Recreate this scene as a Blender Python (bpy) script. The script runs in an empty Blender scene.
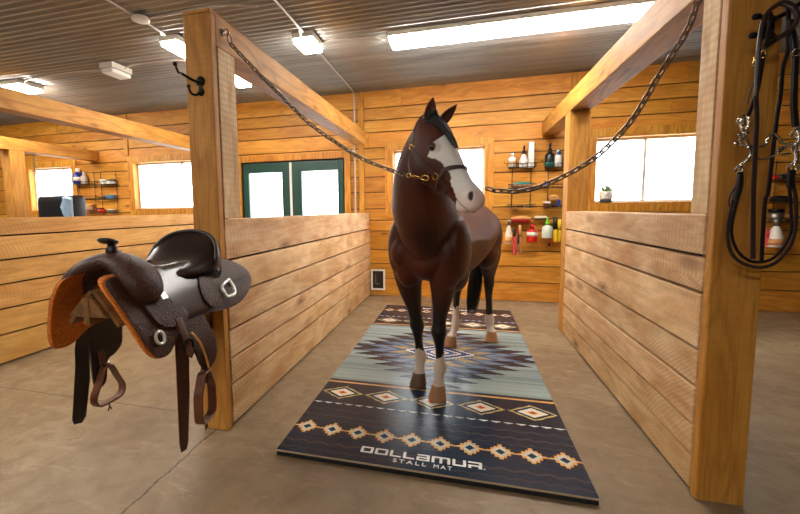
import bpy, bmesh, math, random
import numpy as np
from mathutils import Vector, Matrix
from mathutils.bvhtree import BVHTree
random.seed(7); np.random.seed(7)
S = bpy.context.scene
COL = S.collection
V = Vector
PI = math.pi

# ------------------------------------------------------------------ camera numbers
F_PX, PX, PY = 405.1, 350.6, 247.7
YAW, PITCH, ROLL = -.2676, .0931, .0146
CAM = V((0, 0, 1.5))
_cy, _sy, _cp, _sp, _cr, _sr = (math.cos(YAW), math.sin(YAW), math.cos(PITCH), math.sin(PITCH), math.cos(ROLL), math.sin(ROLL))
FWD = V((_sy*_cp, _cy*_cp, -_sp)); _R = V((_cy, -_sy, 0)); _D = FWD.cross(_R)
RIGHT = _R*_cr + _D*_sr
DOWN = _D*_cr - _R*_sr
def ray(u, v): return RIGHT*((u-PX)/F_PX) + DOWN*((v-PY)/F_PX) + FWD
def at(u, v, y):                      # measured point on the plane at depth y
    d = ray(u, v); return CAM + d*(y/d.y)
def atx(u, v, x):
    d = ray(u, v); return CAM + d*(x/d.x)
def atz(u, v, z):
    d = ray(u, v); return CAM + d*((z-CAM.z)/d.z)

# ------------------------------------------------------------------ scene helpers
def tag(o, label=None, cat=None, group=None, kind=None):
    if label: o['label'] = label
    if cat: o['category'] = cat
    if group: o['group'] = group
    if kind: o['kind'] = kind
    return o
def thing(name, label, cat, loc=(0, 0, 0), group=None):
    o = bpy.data.objects.new(name, None); o.empty_display_size = .1
    COL.objects.link(o); o.location = loc
    return tag(o, label, cat, group)
def copy_tree(o, parent=None):
    c = o.copy(); COL.objects.link(c)
    c.parent = parent
    for ch in list(o.children): copy_tree(ch, c)
    return c

class MB:
    """collects shapes in world coordinates; build() links them as one mesh object"""
    def __init__(self): self.bm = bmesh.new(); self.mi = 0
    def _f(self, vs):
        try:
            f = self.bm.faces.new(vs); f.material_index = self.mi; return f
        except ValueError: return None
    def box(self, lo, hi, bev=0., rot=None, piv=None):
        b = bmesh.new(); bmesh.ops.create_cube(b, size=1)
        c = [(lo[i]+hi[i])/2 for i in range(3)]; s = [abs(hi[i]-lo[i]) for i in range(3)]
        for v in b.verts: v.co = V((v.co.x*s[0]+c[0], v.co.y*s[1]+c[1], v.co.z*s[2]+c[2]))
        if bev > 0:
            bmesh.ops.bevel(b, geom=b.edges[:], offset=min(bev, min(s)*.45), segments=2, profile=.6, affect='EDGES')
        if rot is not None:
            p = V(piv) if piv is not None else V(c)
            for v in b.verts: v.co = rot @ (v.co-p) + p
        self.merge(b); return self
    def merge(self, b, mi=None):
        vm = {}
        for v in b.verts: vm[v] = self.bm.verts.new(v.co)
        for f in b.faces:
            nf = self._f([vm[v] for v in f.verts])
            if nf: nf.smooth = f.smooth
        b.free()
    def rings(self, rings, cap=True, closed=False, smooth=True):
        vr = [[self.bm.verts.new(p) for p in r] for r in rings]
        n = len(vr[0]); m = len(vr)
        for i in range(m if closed else m-1):
            a, b = vr[i], vr[(i+1) % m]
            for j in range(n):
                f = self._f([a[j], a[(j+1) % n], b[(j+1) % n], b[j]])
                if f: f.smooth = smooth
        if cap and not closed:
            self._f(list(reversed(vr[0]))); self._f(vr[-1])
        return self
    def tube(self, pts, r, n=10, cap=True, closed=False, flat=1., up=None):
        pts = [V(p) for p in pts]; m = len(pts); R = []
        prev = None
        for i, p in enumerate(pts):
            if closed: t = pts[(i+1) % m]-pts[i-1]
            else: t = pts[min(i+1, m-1)]-pts[max(i-1, 0)]
            t.normalize()
            if up is not None: u = V(up)
            else: u = prev if prev is not None else (V((0, 0, 1)) if abs(t.z) < .9 else V((1, 0, 0)))
            u = (u - t*u.dot(t))
            if u.length < 1e-5: u = t.orthogonal()
            u.normalize(); prev = u; w = t.cross(u)
            rr = r[i] if isinstance(r, (list, tuple)) else r
            R.append([p + u*(rr*math.cos(2*PI*k/n)*flat) + w*(rr*math.sin(2*PI*k/n)) for k in range(n)])
        self.rings(R, cap, closed); return self
    def ribbon(self, pts, width, thick, normal, closed=False):
        pts = [V(p) for p in pts]; m = len(pts); R = []
        for i, p in enumerate(pts):
            if closed: t = pts[(i+1) % m]-pts[i-1]
            else: t = pts[min(i+1, m-1)]-pts[max(i-1, 0)]
            t.normalize()
            nn = V(normal[i]) if isinstance(normal, list) else V(normal)
            nn = nn - t*nn.dot(t)
            if nn.length < 1e-4: nn = t.orthogonal()
            nn.normalize(); w = t.cross(nn)
            wd = (width[i] if isinstance(width, (list, tuple)) else width)/2; h = thick/2
            e = min(h*.8, wd*.5)
            R.append([p+w*wd+nn*(h-e), p+w*(wd-e)+nn*h, p-w*(wd-e)+nn*h, p-w*wd+nn*(h-e),
                      p-w*wd-nn*(h-e), p-w*(wd-e)-nn*h, p+w*(wd-e)-nn*h, p+w*wd-nn*(h-e)])
        self.rings(R, True, closed, smooth=False); return self
    def lathe(self, prof, c, n=24, axis=(0, 0, 1), smooth=True):
        ax = V(axis).normalized(); u = ax.orthogonal().normalized(); w = ax.cross(u); c = V(c)
        self.rings([[c+ax*z + u*(max(r, 1e-4)*math.cos(2*PI*k/n)) + w*(max(r, 1e-4)*math.sin(2*PI*k/n)) for k in range(n)] for r, z in prof], smooth=smooth)
        return self
    def ell(self, c, r, n=16, m=10, M=None):
        c = V(c); R = []
        for i in range(m+1):
            a = -PI/2 + PI*i/m
            ring = []
            for k in range(n):
                q = V((r[0]*math.cos(a)*math.cos(2*PI*k/n), r[1]*math.cos(a)*math.sin(2*PI*k/n), r[2]*math.sin(a)))
                if i in (0, m): q = q + V((1e-5*math.cos(2*PI*k/n), 1e-5*math.sin(2*PI*k/n), 0))
                ring.append(c + (M @ q if M is not None else q))
            R.append(ring)
        self.rings(R); return self
    def poly(self, pts, vec):
        """prism: polygon pts extruded along vec"""
        a = [self.bm.verts.new(V(p)) for p in pts]; b = [self.bm.verts.new(V(p)+V(vec)) for p in pts]
        n = len(a); self._f(a); self._f(list(reversed(b)))
        for i in range(n): self._f([a[i], b[i], b[(i+1) % n], a[(i+1) % n]])
        return self
    def build(self, name, mat, parent=None, smooth=None, bevel=0., loc=None, recalc=True, subsurf=0):
        bm = self.bm
        if recalc: bmesh.ops.recalc_face_normals(bm, faces=bm.faces[:])
        if smooth is not None:
            for f in bm.faces: f.smooth = smooth
        off = V((0, 0, 0))
        if parent is not None:
            off = wloc(parent)
        elif loc is not None: off = V(loc)
        if off.length > 0: bmesh.ops.translate(bm, verts=bm.verts[:], vec=-off)
        me = bpy.data.meshes.new(name); bm.to_mesh(me); bm.free()
        for m in (mat if isinstance(mat, (list, tuple)) else [mat]): me.materials.append(m)
        o = bpy.data.objects.new(name, me); COL.objects.link(o)
        if parent is not None: o.parent = parent
        elif loc is not None: o.location = loc
        if bevel > 0:
            b = o.modifiers.new('bevel', 'BEVEL'); b.width = bevel; b.segments = 2; b.limit_method = 'ANGLE'; b.angle_limit = .6
        if subsurf:
            b = o.modifiers.new('sub', 'SUBSURF'); b.levels = subsurf; b.render_levels = subsurf
        return o
def wloc(o):
    p = V((0, 0, 0))
    while o is not None: p = p + o.location; o = o.parent
    return p
def smoothpath(pts, n=6, closed=False):
    pts = [V(p) for p in pts]; out = []; m = len(pts)
    rng = range(m) if closed else range(m-1)
    for i in rng:
        if closed: p0, p1, p2, p3 = pts[i-1], pts[i], pts[(i+1) % m], pts[(i+2) % m]
        else: p0, p1, p2, p3 = pts[max(i-1, 0)], pts[i], pts[i+1], pts[min(i+2, m-1)]
        for k in range(n):
            t = k/n
            out.append(.5*((2*p1)+(p2-p0)*t+(2*p0-5*p1+4*p2-p3)*t*t+(3*p1-p0-3*p2+p3)*t**3))
    if not closed: out.append(pts[-1])
    return out

# ------------------------------------------------------------------ materials
class NT:
    def __init__(self, name):
        self.m = bpy.data.materials.new(name); self.m.use_nodes = True
        self.t = self.m.node_tree; self.n = self.t.nodes; self.n.clear()
        self.out = self.n.new('ShaderNodeOutputMaterial')
        self.b = self.n.new('ShaderNodeBsdfPrincipled'); self.l(self.b.outputs[0], self.out.inputs[0])
    def l(self, a, b): self.t.links.new(a, b)
    def node(self, typ, **kw):
        x = self.n.new(typ)
        for k, v in kw.items():
            if k in x.inputs: 
                if hasattr(v, 'is_output') or isinstance(v, bpy.types.NodeSocket): self.l(v, x.inputs[k])
                else: x.inputs[k].default_value = v
            else: setattr(x, k, v)
        return x
    def set(self, k, v):
        i = self.b.inputs[k]
        if isinstance(v, bpy.types.NodeSocket): self.l(v, i)
        elif k == 'Base Color' and len(v) == 3: i.default_value = (*v, 1)
        else: i.default_value = v
    def math(self, op, a, b=None, c=None, clamp=False):
        x = self.n.new('ShaderNodeMath'); x.operation = op; x.use_clamp = clamp
        for i, v in enumerate((a, b, c)):
            if v is None: continue
            if isinstance(v, bpy.types.NodeSocket): self.l(v, x.inputs[i])
            else: x.inputs[i].default_value = v
        return x.outputs[0]
    def vmath(self, op, a, b):
        x = self.n.new('ShaderNodeVectorMath'); x.operation = op
        for i, v in enumerate((a, b)):
            if isinstance(v, bpy.types.NodeSocket): self.l(v, x.inputs[i])
            else: x.inputs[i].default_value = v
        return x.outputs[0]
    def mix(self, f, a, b, blend='MIX'):
        x = self.n.new('ShaderNodeMix'); x.data_type = 'RGBA'; x.blend_type = blend
        for i, v in ((0, f), (6, a), (7, b)):
            if isinstance(v, bpy.types.NodeSocket): self.l(v, x.inputs[i])
            elif i == 0: x.inputs[0].default_value = v
            else: x.inputs[i].default_value = (*v[:3], 1)
        return x.outputs[2]
    def ramp(self, f, stops):
        x = self.n.new('ShaderNodeValToRGB'); self.l(f, x.inputs[0]); e = x.color_ramp.elements
        while len(e) < len(stops): e.new(.5)
        for i, (p, c) in enumerate(stops):
            e[i].position = p; e[i].color = (*c, 1) if len(c) == 3 else c
        return x.outputs[0]
    def fr(self, f, a, b, c=0., d=1.):
        x = self.n.new('ShaderNodeMapRange'); self.l(f, x.inputs[0])
        for i, v in enumerate((a, b, c, d)): x.inputs[i+1].default_value = v
        x.clamp = True
        return x.outputs[0]
    def coords(self): return self.n.new('ShaderNodeTexCoord').outputs['Object']
    def noise(self, vec, scale, detail=4, rough=.55, dist=0.):
        x = self.n.new('ShaderNodeTexNoise'); self.l(vec, x.inputs['Vector'])
        x.inputs['Scale'].default_value = scale; x.inputs['Detail'].default_value = detail
        x.inputs['Roughness'].default_value = rough; x.inputs['Distortion'].default_value = dist
        return x.outputs[0]
    def bump(self, h, strength=.3, dist=.01):
        x = self.n.new('ShaderNodeBump'); self.l(h, x.inputs['Height'])
        x.inputs['Strength'].default_value = strength; x.inputs['Distance'].default_value = dist
        self.l(x.outputs[0], self.b.inputs['Normal'])
def hexc(r, g, b):
    f = lambda c: ((c/255+.055)/1.055)**2.4 if c > 10 else c/255/12.92
    return (f(r), f(g), f(b))
def plain(name, rgb, rough=.5, metal=0., spec=.5, bump=0., bscale=60, var=.0):
    t = NT(name); c = hexc(*rgb)
    t.set('Roughness', rough); t.set('Metallic', metal); t.set('Specular IOR Level', spec)
    if var or bump:
        n = t.noise(t.coords(), bscale, 5)
        t.set('Base Color', t.mix(t.fr(n, .35, .7), tuple(x*(1-var) for x in c), tuple(min(1, x*(1+var)) for x in c)))
        if bump: t.bump(n, bump, .003)
    else: t.set('Base Color', c)
    return t.m
def wood(name, dark, mid, light, axis, rough=.6, saw=.5, knots=.5, varv=.25, arc=.42):
    """sawn planks: long grain along axis, arcs, knots, saw-tooth marks, each board its own tone"""
    t = NT(name); dark, mid, light = hexc(*dark), hexc(*mid), hexc(*light)
    g = t.n.new('ShaderNodeNewGeometry').outputs['Random Per Island']
    comb = t.n.new('ShaderNodeCombineXYZ')
    t.l(t.math('MULTIPLY', g, 37.3), comb.inputs[0]); t.l(t.math('MULTIPLY', g, 91.7), comb.inputs[1]); t.l(t.math('MULTIPLY', g, 53.1), comb.inputs[2])
    co = t.vmath('ADD', t.coords(), comb.outputs[0])
    i = 'xyz'.index(axis)
    def sc(a, b): v = [b, b, b]; v[i] = a; return tuple(v)
    lo = t.noise(t.vmath('MULTIPLY', co, sc(.55, 4.2)), 1., 2, .5, .35)
    arcs = t.math('SINE', t.math('MULTIPLY', lo, 62.))
    arcs = t.fr(arcs, -1, 1)
    fine = t.noise(t.vmath('MULTIPLY', co, sc(3., 95.)), 1., 4, .6, .1)
    blot = t.noise(t.vmath('MULTIPLY', co, sc(1.6, 5.)), 1.3, 5, .65, .4)
    base = t.mix(t.fr(blot, .32, .68), mid, light)
    base = t.mix(t.math('MULTIPLY', t.math('POWER', arcs, 2.2), arc), base, dark)
    base = t.mix(t.math('MULTIPLY', t.fr(fine, .5, .72), .45 if saw < .6 else .2), base, dark)
    vo = t.n.new('ShaderNodeTexVoronoi'); t.l(t.vmath('MULTIPLY', co, sc(1.5, 4.4)), vo.inputs['Vector']); vo.inputs['Scale'].default_value = 1.
    wob = t.noise(co, 14., 3)
    kd = t.math('ADD', vo.outputs['Distance'], t.math('MULTIPLY', wob, .10))
    kn = t.fr(kd, .10, .17, 1, 0)
    sel = t.fr(t.noise(vo.outputs['Position'], 3., 0), .5, .52)
    kn = t.math('MULTIPLY', kn, t.math('MULTIPLY', sel, knots*1.6), clamp=True)
    base = t.mix(kn, base, tuple(x*.28 for x in dark))
    halo = t.math('MULTIPLY', t.fr(kd, .15, .34, 1, 0), t.math('MULTIPLY', sel, .35*knots*1.6))
    base = t.mix(halo, base, dark)
    # circular saw marks
    sep = t.n.new('ShaderNodeSeparateXYZ'); t.l(co, sep.inputs[0])
    a = sep.outputs[i]; others = [k for k in range(3) if k != i]
    o2 = sep.outputs[2] if i != 2 else sep.outputs[0]
    curve = t.math('MULTIPLY', t.math('POWER', t.math('ABSOLUTE', t.math('SUBTRACT', t.math('FRACT', o2), .3)), 2.), .9)
    ph = t.math('ADD', t.math('ADD', a, t.math('ADD', curve, t.math('MULTIPLY', o2, .45))), t.math('MULTIPLY', t.noise(co, 5., 2), .045))
    teeth = t.fr(t.math('SINE', t.math('MULTIPLY', ph, 2*PI/.040)), -1, 1)
    msk = t.fr(t.noise(t.vmath('MULTIPLY', co, sc(1.1, 2.)), 1.2, 2), .38, .6)
    tm = t.math('MULTIPLY', t.math('MULTIPLY', teeth, msk), saw)
    base = t.mix(t.math('MULTIPLY', tm, .42), base, tuple(x*.62 for x in mid))
    base = t.mix(t.fr(g, 0, 1, 0, varv), base, tuple(x*.55 for x in mid))
    hs = t.n.new('ShaderNodeHueSaturation'); t.l(base, hs.inputs['Color'])
    t.l(t.fr(t.math('FRACT', t.math('MULTIPLY', g, 7.7)), 0, 1, .494, .505), hs.inputs['Hue'])
    t.l(t.fr(t.math('FRACT', t.math('MULTIPLY', g, 13.3)), 0, 1, 1-varv*.5, 1+varv*.5), hs.inputs['Value'])
    t.set('Base Color', hs.outputs[0]); t.set('Roughness', rough); t.set('Specular IOR Level', .35)
    h = t.math('ADD', t.math('MULTIPLY', tm, -1.), t.math('MULTIPLY', fine, .5 if saw < .6 else .15))
    t.bump(h, .28, .004)
    return t.m
M = {}
PW = ((124, 70, 14), (200, 128, 32), (224, 160, 64))           # stained back wall boards
M['wall_x'] = wood('stained_boards_x', *PW, 'x', .5, .25, .5, .3, .28)
M['wall_y'] = wood('stained_boards_y', *PW, 'y', .5, .25, .45, .3, .3)
M['trim_z'] = wood('stained_trim_z', *PW, 'z', .5, .2, .2, .15)
PP = ((124, 78, 38), (200, 150, 96), (240, 206, 158))          # rough sawn partition boards
M['part_y'] = wood('rough_sawn_y', *PP, 'y', .7, .75, 1.4, .26, .18)
M['part_z'] = wood('rough_sawn_z', *PP, 'z', .7, .62, .35, .15, .16)
PO = ((118, 66, 16), (184, 118, 40), (210, 148, 66))           # timber posts and beams
M['post_z'] = wood('timber_z', *PO, 'z', .62, .25, .3, .12, .3)
M['beam_y'] = wood('timber_y', *PO, 'y', .62, .7, .35, .12)
M['rack_wood'] = wood('rack_wood_y', (60, 36, 14), (112, 74, 36), (134, 92, 48), 'y', .7, .2, .3, .1)
M['dark'] = plain('gap_dark', (26, 17, 10), .9)
M['steel'] = plain('galvanised', (150, 142, 132), .38, 1.)
M['chain'] = plain('chain_steel', (128, 112, 94), .34, 1.)
M['brass'] = plain('brass', (205, 165, 90), .25, 1.)
M['chrome'] = plain('nickel', (178, 170, 160), .25, 1.); M['silver'] = plain('bright_silver', (225, 220, 210), .4, .7)
M['black_iron'] = plain('black_iron', (14, 12, 11), .35, .6)
M['conduit'] = plain('conduit_grey', (190, 180, 168), .5, .2)
M['white_plastic'] = plain('white_plastic', (225, 220, 210), .45)
M['housing'] = plain('fixture_housing', (205, 195, 180), .5)
M['green_paint'] = plain('green_door_paint', (24, 66, 52), .4)
M['white_frame'] = plain('white_vinyl', (238, 234, 226), .5)

def metal_ceiling():
    t = NT('corrugated_steel'); co = t.coords()
    n = t.noise(t.vmath('MULTIPLY', co, (.4, 3., 3.)), 2., 4)
    t.set('Base Color', t.mix(t.fr(n, .3, .7), hexc(140, 138, 134), hexc(168, 166, 161)))
    t.set('Roughness', .36); t.set('Metallic', .4); return t.m
M['ceiling'] = metal_ceiling()
def concrete():
    t = NT('concrete_floor'); co = t.coords()
    a = t.noise(co, .9, 6, .6, .3); b = t.noise(co, 7., 6, .65, .6); c = t.noise(co, 60., 3)
    sm = t.noise(t.vmath('MULTIPLY', co, (1., 3.2, 1.)), 2.4, 6, .7, 1.2)
    col = t.mix(t.fr(a, .3, .7), hexc(116, 94, 68), hexc(152, 130, 100))
    col = t.mix(t.math('MULTIPLY', t.fr(b, .42, .75), .5), col, hexc(104, 78, 56))
    col = t.mix(t.math('MULTIPLY', t.fr(sm, .55, .75), .4), col, hexc(184, 164, 138))
    col = t.mix(t.math('MULTIPLY', t.fr(c, .62, .75), .5), col, hexc(100, 78, 58))
    sep = t.n.new('ShaderNodeSeparateXYZ'); t.l(co, sep.inputs[0]); x, y = sep.outputs[0], sep.outputs[1]
    wob = t.math('MULTIPLY', t.math('SUBTRACT', t.noise(co, 5., 5, .7), .5), .09)
    def line(v, pos, w, wobble):
        d = t.math('ABSOLUTE', t.math('SUBTRACT', t.math('ADD', v, wobble), pos))
        return t.fr(d, w*.4, w, 1, 0)
    j1 = t.math('MULTIPLY', line(y, 2.485, .007, t.math('MULTIPLY', wob, .12)), t.fr(x, -1.95, -1.9, 1, 0))
    cr = t.math('MULTIPLY', line(x, -1.625, .009, wob), t.fr(y, 2.3, 2.35, 1, 0))
    j2 = t.math('MULTIPLY', line(y, 2.05, .005, t.math('MULTIPLY', wob, .2)), t.fr(x, -1.0, -1.05, 0, 1))
    ln = t.math('MAXIMUM', j1, cr)
    col = t.mix(t.math('MULTIPLY', ln, .8), col, hexc(60, 44, 32))
    # a few scattered hay crumbs and grit
    vo = t.n.new('ShaderNodeTexVoronoi'); t.l(co, vo.inputs['Vector']); vo.inputs['Scale'].default_value = 9.
    g = t.math('MULTIPLY', t.fr(vo.outputs['Distance'], .05, .08, 1, 0), t.fr(t.noise(co, 1.7, 2), .52, .6))
    col = t.mix(t.math('MULTIPLY', g, .7), col, hexc(70, 52, 36))
    t.set('Base Color', col)
    t.set('Roughness', t.fr(b, .3, .7, .38, .6)); t.set('Specular IOR Level', .35)
    t.bump(t.math('ADD', t.math('MULTIPLY', b, .6), t.math('MULTIPLY', ln, -1.)), .25, .006)
    return t.m
M['concrete'] = concrete()
def emis(name, rgb, s):
    t = NT(name); t.set('Base Color', (.9, .9, .88)); t.set('Emission Color', (*rgb, 1)); t.set('Emission Strength', s); return t.m
M['lamp'] = emis('lamp_diffuser', (1, .965, .90), 42.)
def glassm():
    m = bpy.data.materials.new('window_glass'); m.use_nodes = True; t = m.node_tree; t.nodes.clear()
    o = t.nodes.new('ShaderNodeOutputMaterial'); mx = t.nodes.new('ShaderNodeMixShader')
    tr = t.nodes.new('ShaderNodeBsdfTransparent'); gl = t.nodes.new('ShaderNodeBsdfGlossy'); gl.inputs['Roughness'].default_value = .02
    tr.inputs[0].default_value = (.96, .97, .96, 1)
    mx.inputs[0].default_value = .05
    t.links.new(tr.outputs[0], mx.inputs[1]); t.links.new(gl.outputs[0], mx.inputs[2]); t.links.new(mx.outputs[0], o.inputs[0])
    return m
M['glass'] = glassm()

# ------------------------------------------------------------------ the setting
CEIL = 3.475; YB = 6.87; XL, XR, YF = -11.5, 6.5, -7.0
def box_obj(name, lo, hi, mat, kind='structure', bev=0.):
    o = MB().box(lo, hi, bev).build(name, mat); o['kind'] = kind; return o
box_obj('floor', (XL-.2, YF-.2, -.15), (XR+.2, YB+.3, 0), M['concrete'])
# corrugated ceiling: ribs run across the barn
def ceiling():
    mb = MB(); p = .092; n = int((YB-YF+.4)/p*10); A = .014
    low = []; 
    for i in range(n+1):
        y = YF-.2 + i*p/10; ph = (i % 10)/10
        z = CEIL+A*2 - 2*A*((1+math.cos(2*PI*ph))/2)**1.7
        low.append((y, z))
    bm = mb.bm; xs = (XL-.2, XR+.2)
    va = [[bm.verts.new((x, y, z)) for y, z in low] for x in xs]
    vb = [[bm.verts.new((x, y, z+.01)) for y, z in low] for x in xs]
    for i in range(n):
        f = bm.faces.new([va[0][i], va[0][i+1], va[1][i+1], va[1][i]]); f.smooth = True
        f = bm.faces.new([vb[0][i], vb[1][i], vb[1][i+1], vb[0][i+1]]); f.smooth = True
    o = mb.build('ceiling', M['ceiling'], recalc=False); o['kind'] = 'structure'
    box_obj('trim_11', (XL-.2, YF-.2, CEIL+.05), (XR+.2, YB+.3, CEIL+.12), M['dark'])
ceiling()

def boards(mb, axis, a0, a1, rows, front, thick, holes, sign, gap=.007, bev=.004, joints=True, back=True):
    """horizontal boards: axis 'x' at y=front..front+thick*sign, axis 'y' at x=front.. ; holes = (a0,a1,z0,z1)"""
    def put(lo_a, hi_a, z0, z1, f0, f1, b):
        if hi_a-lo_a < .01 or z1-z0 < .01: return
        if axis == 'x': mb.box((lo_a, min(f0, f1), z0), (hi_a, max(f0, f1), z1), b)
        else: mb.box((min(f0, f1), lo_a, z0), (max(f0, f1), hi_a, z1), b)
    def split(lo, hi, z0, z1, f0, f1, b):
        cuts = sorted({lo, hi} | {c for h in holes if h[2] < z1 and h[3] > z0 for c in (h[0], h[1]) if lo < c < hi})
        for c0, c1 in zip(cuts[:-1], cuts[1:]):
            zs = [(z0, z1)]
            for h in holes:
                if h[0] < c1-1e-6 and h[1] > c0+1e-6:
                    nz = []
                    for s0, s1 in zs:
                        if h[3] <= s0 or h[2] >= s1: nz.append((s0, s1)); continue
                        if h[2] > s0: nz.append((s0, h[2]))
                        if h[3] < s1: nz.append((h[3], s1))
                    zs = nz
            for s0, s1 in zs: put(c0, c1, s0, s1, f0, f1, b)
    rnd = random.Random(int(abs(front)*100)+len(rows))
    for z0, z1 in zip(rows[:-1], rows[1:]):
        L = [a0]
        if joints:
            x = a0 + rnd.uniform(1.2, 4.5)
            while x < a1-.8: L.append(x); x += rnd.uniform(3.2, 4.9)
        L.append(a1)
        for c0, c1 in zip(L[:-1], L[1:]):
            d = rnd.uniform(-.003, .003)
            split(c0+.0015, c1-.0015, z0+gap/2, z1-gap/2, front+d, front+thick*sign, bev)
    if back:
        mb.mi = 1; split(a0, a1, rows[0], rows[-1], front+(thick+.001)*sign, front+(thick+.12)*sign, 0); mb.mi = 0
rows_back = [0.] + sorted(at(500, v, YB).z for v in (97.8, 111, 124.2, 141, 153, 172.5, 189, 207, 219.3, 231, 251, 266, 282)) + [CEIL+.02]
# openings on the back wall: x0, x1, z0, z1
DOOR = (-3.98, -1.97, 0.03, 2.40)
WR = (1.90, 3.46, 1.53, 2.52); WC = (-1.14, .37, 1.53, 2.50); WL = (-6.42, -4.75, 1.56, 2.52); WLL = (-9.20, -7.98, 1.56, 2.52)
mb = MB(); boards(mb, 'x', XL, XR, rows_back, YB, .035, [DOOR, WR, WC, WL, WLL], 1, gap=.014)
o = mb.build('wall_back', [M['wall_x'], M['dark']]); o['kind'] = 'structure'
rr = [i*CEIL/14 for i in range(14)] + [CEIL+.02]
M['darkened_x'] = wood('darkened_boards_x', (50, 32, 18), (92, 62, 36), (110, 78, 48), 'x', .8, .3, .4, .3); M['darkened_y'] = wood('darkened_boards_y', (50, 32, 18), (92, 62, 36), (110, 78, 48), 'y', .8, .3, .4, .3)  # boards of the unseen walls, coloured dark to keep bounced light down
mb = MB(); boards(mb, 'y', YF, YB, rr, XL, .035, [], -1); o = mb.build('wall_left', [M['darkened_y'], M['dark']]); o['kind'] = 'structure'
BARN = (-8.2, -7.4, 0.0, 2.1)     # unseen doorway added in the front wall to let daylight in from behind
mb = MB(); boards(mb, 'x', XL, XR, rr, YF, .035, [BARN], -1); o = mb.build('wall_front', [M['darkened_x'], M['dark']]); o['kind'] = 'structure'
mb = MB(); boards(mb, 'y', YF, YB, rr, XR, .035, [], 1); o = mb.build('wall_right', [M['darkened_y'], M['dark']]); o['kind'] = 'structure'
# vertical joint trims on the back wall
for i, (u, v, z0) in enumerate(((361, 100, 2.05), (574.5, 75, 2.7), (127, 150, 2.66))):
    x = at(u, v, YB).x
    box_obj('trim_%d' % (i+1), (x-.045, YB-.028, z0 if i else 0.), (x+.045, YB-.001, CEIL), M['trim_z'], bev=.004)
x = at(361, 100, YB).x
# windows
def window(idx, W, mull=None, tw=.115, sill=True):
    x0, x1, z0, z1 = W; y = YB
    root = bpy.data.objects.new('window_%d' % idx, None); COL.objects.link(root); root.location = ((x0+x1)/2, y, z0); root['kind'] = 'structure'
    mb = MB()
    mb.box((x0-tw, y-.03, z1), (x1+tw, y-.001, z1+tw), .004)
    mb.box((x0-tw, y-.03, z0-tw), (x1+tw, y-.001, z0), .004)
    mb.box((x0-tw, y-.03, z0), (x0, y-.001, z1), .004); mb.box((x1, y-.03, z0), (x1+tw, y-.001, z1), .004)
    # reveal boards
    mb.box((x0, y-.03, z0), (x0+.02, y+.155, z1), .002); mb.box((x1-.02, y-.03, z0), (x1, y+.155, z1), .002)
    mb.box((x0+.02, y-.03, z1-.02), (x1-.02, y+.155, z1), .002); mb.box((x0+.02, y-.03, z0), (x1-.02, y+.155, z0+.02), .002)
    mb.build('casing', M['trim_z'], root)
    f = MB(); a0, a1, b0, b1 = x0+.02, x1-.02, z0+.02, z1-.02; yy = y+.09; w = .035
    for lo, hi in (((a0, yy, b0), (a0+w, yy+.05, b1)), ((a1-w, yy, b0), (a1, yy+.05, b1)), ((a0+w, yy, b0), (a1-w, yy+.05, b0+w)), ((a0+w, yy, b1-w), (a1-w, yy+.05, b1))): f.box(lo, hi, .004)
    xm = (a0+a1)/2 if mull is None else mull
    f.box((xm-.02, yy+.005, b0+w), (xm+.02, yy+.045, b1-w), .003)
    fo = f.build('sash', M['white_frame'], root)
    MB().box((a0+w, yy+.022, b0+w), (xm-.02, yy+.028, b1-w)).build('pane', M['glass'], fo)
    MB().box((xm+.02, yy+.022, b0+w), (a1-w, yy+.028, b1-w)).build('pane', M['glass'], fo)
    return root
window(1, WR, at(647, 170, YB).x); window(2, WC); window(3, WL, -5.35); window(4, WLL, -8.35)
# green double door
root = bpy.data.objects.new('door_1', None); COL.objects.link(root); root.location = ((DOOR[0]+DOOR[1])/2, YB, 0); root['kind'] = 'structure'
x0, x1, z0, z1 = DOOR
mb = MB(); tw = .11
mb.box((x0-tw, YB-.03, 0), (x0, YB-.001, z1+tw), .004); mb.box((x1, YB-.03, 0), (x1+tw, YB-.001, z1+tw), .004); mb.box((x0, YB-.03, z1), (x1, YB-.001, z1+tw), .004)
mb.build('casing', M['trim_z'], root)
mb = MB(); mb.box((x0, YB+.0, 0.03), (x0+.025, YB+.15, z1)); mb.box((x1-.025, YB, 0.03), (x1, YB+.15, z1)); mb.box((x0+.025, YB, z1-.025), (x1-.025, YB+.15, z1)); mb.build('jamb', M['dark'], root)
xm = at(290.5, 180, YB).x
for s, (a, b, g0, g1) in enumerate(((x0+.03, xm-.025, -3.83, -3.16), (xm+.025, x1-.03, -2.78, -2.10))):
    y0, y1 = YB+.01, YB+.055; gz0, gz1 = 1.12, 2.20
    lf = MB(); lf.box((a, y0, .04), (g0, y1, z1-.03), .004); lf.box((g1, y0, .04), (b, y1, z1-.03), .004)
    lf.box((g0, y0, gz1), (g1, y1, z1-.03), .004); lf.box((g0, y0, .04), (g1, y1, gz0), .004)
    for (q0, q1, r0, r1) in ((g0-.02, g1+.02, gz1, gz1+.02), (g0-.02, g1+.02, gz0-.02, gz0), (g0-.02, g0, gz0, gz1), (g1, g1+.02, gz0, gz1)): lf.box((q0, y0-.012, r0), (q1, y0+.001, r1), .003)
    l = lf.build('door_leaf', M['green_paint'], root)
    MB().box((g0, YB+.03, gz0), (g1, YB+.036, gz1)).build('pane', M['glass'], l)
    if s: 
        h = MB(); h.lathe([(.026, 0), (.026, .01), (.01, .012), (.01, .05), (.025, .055), (.028, .075), (.018, .09), (.001, .092)], (a+.06, y0, 1.0), 16, (0, -1, 0)); h.build('door_handle', M['brass'], l)
MB().box((xm-.022, YB+.004, .04), (xm+.022, YB+.05, z1-.03), .006).build('astragal', M['white_frame'], root)
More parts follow.
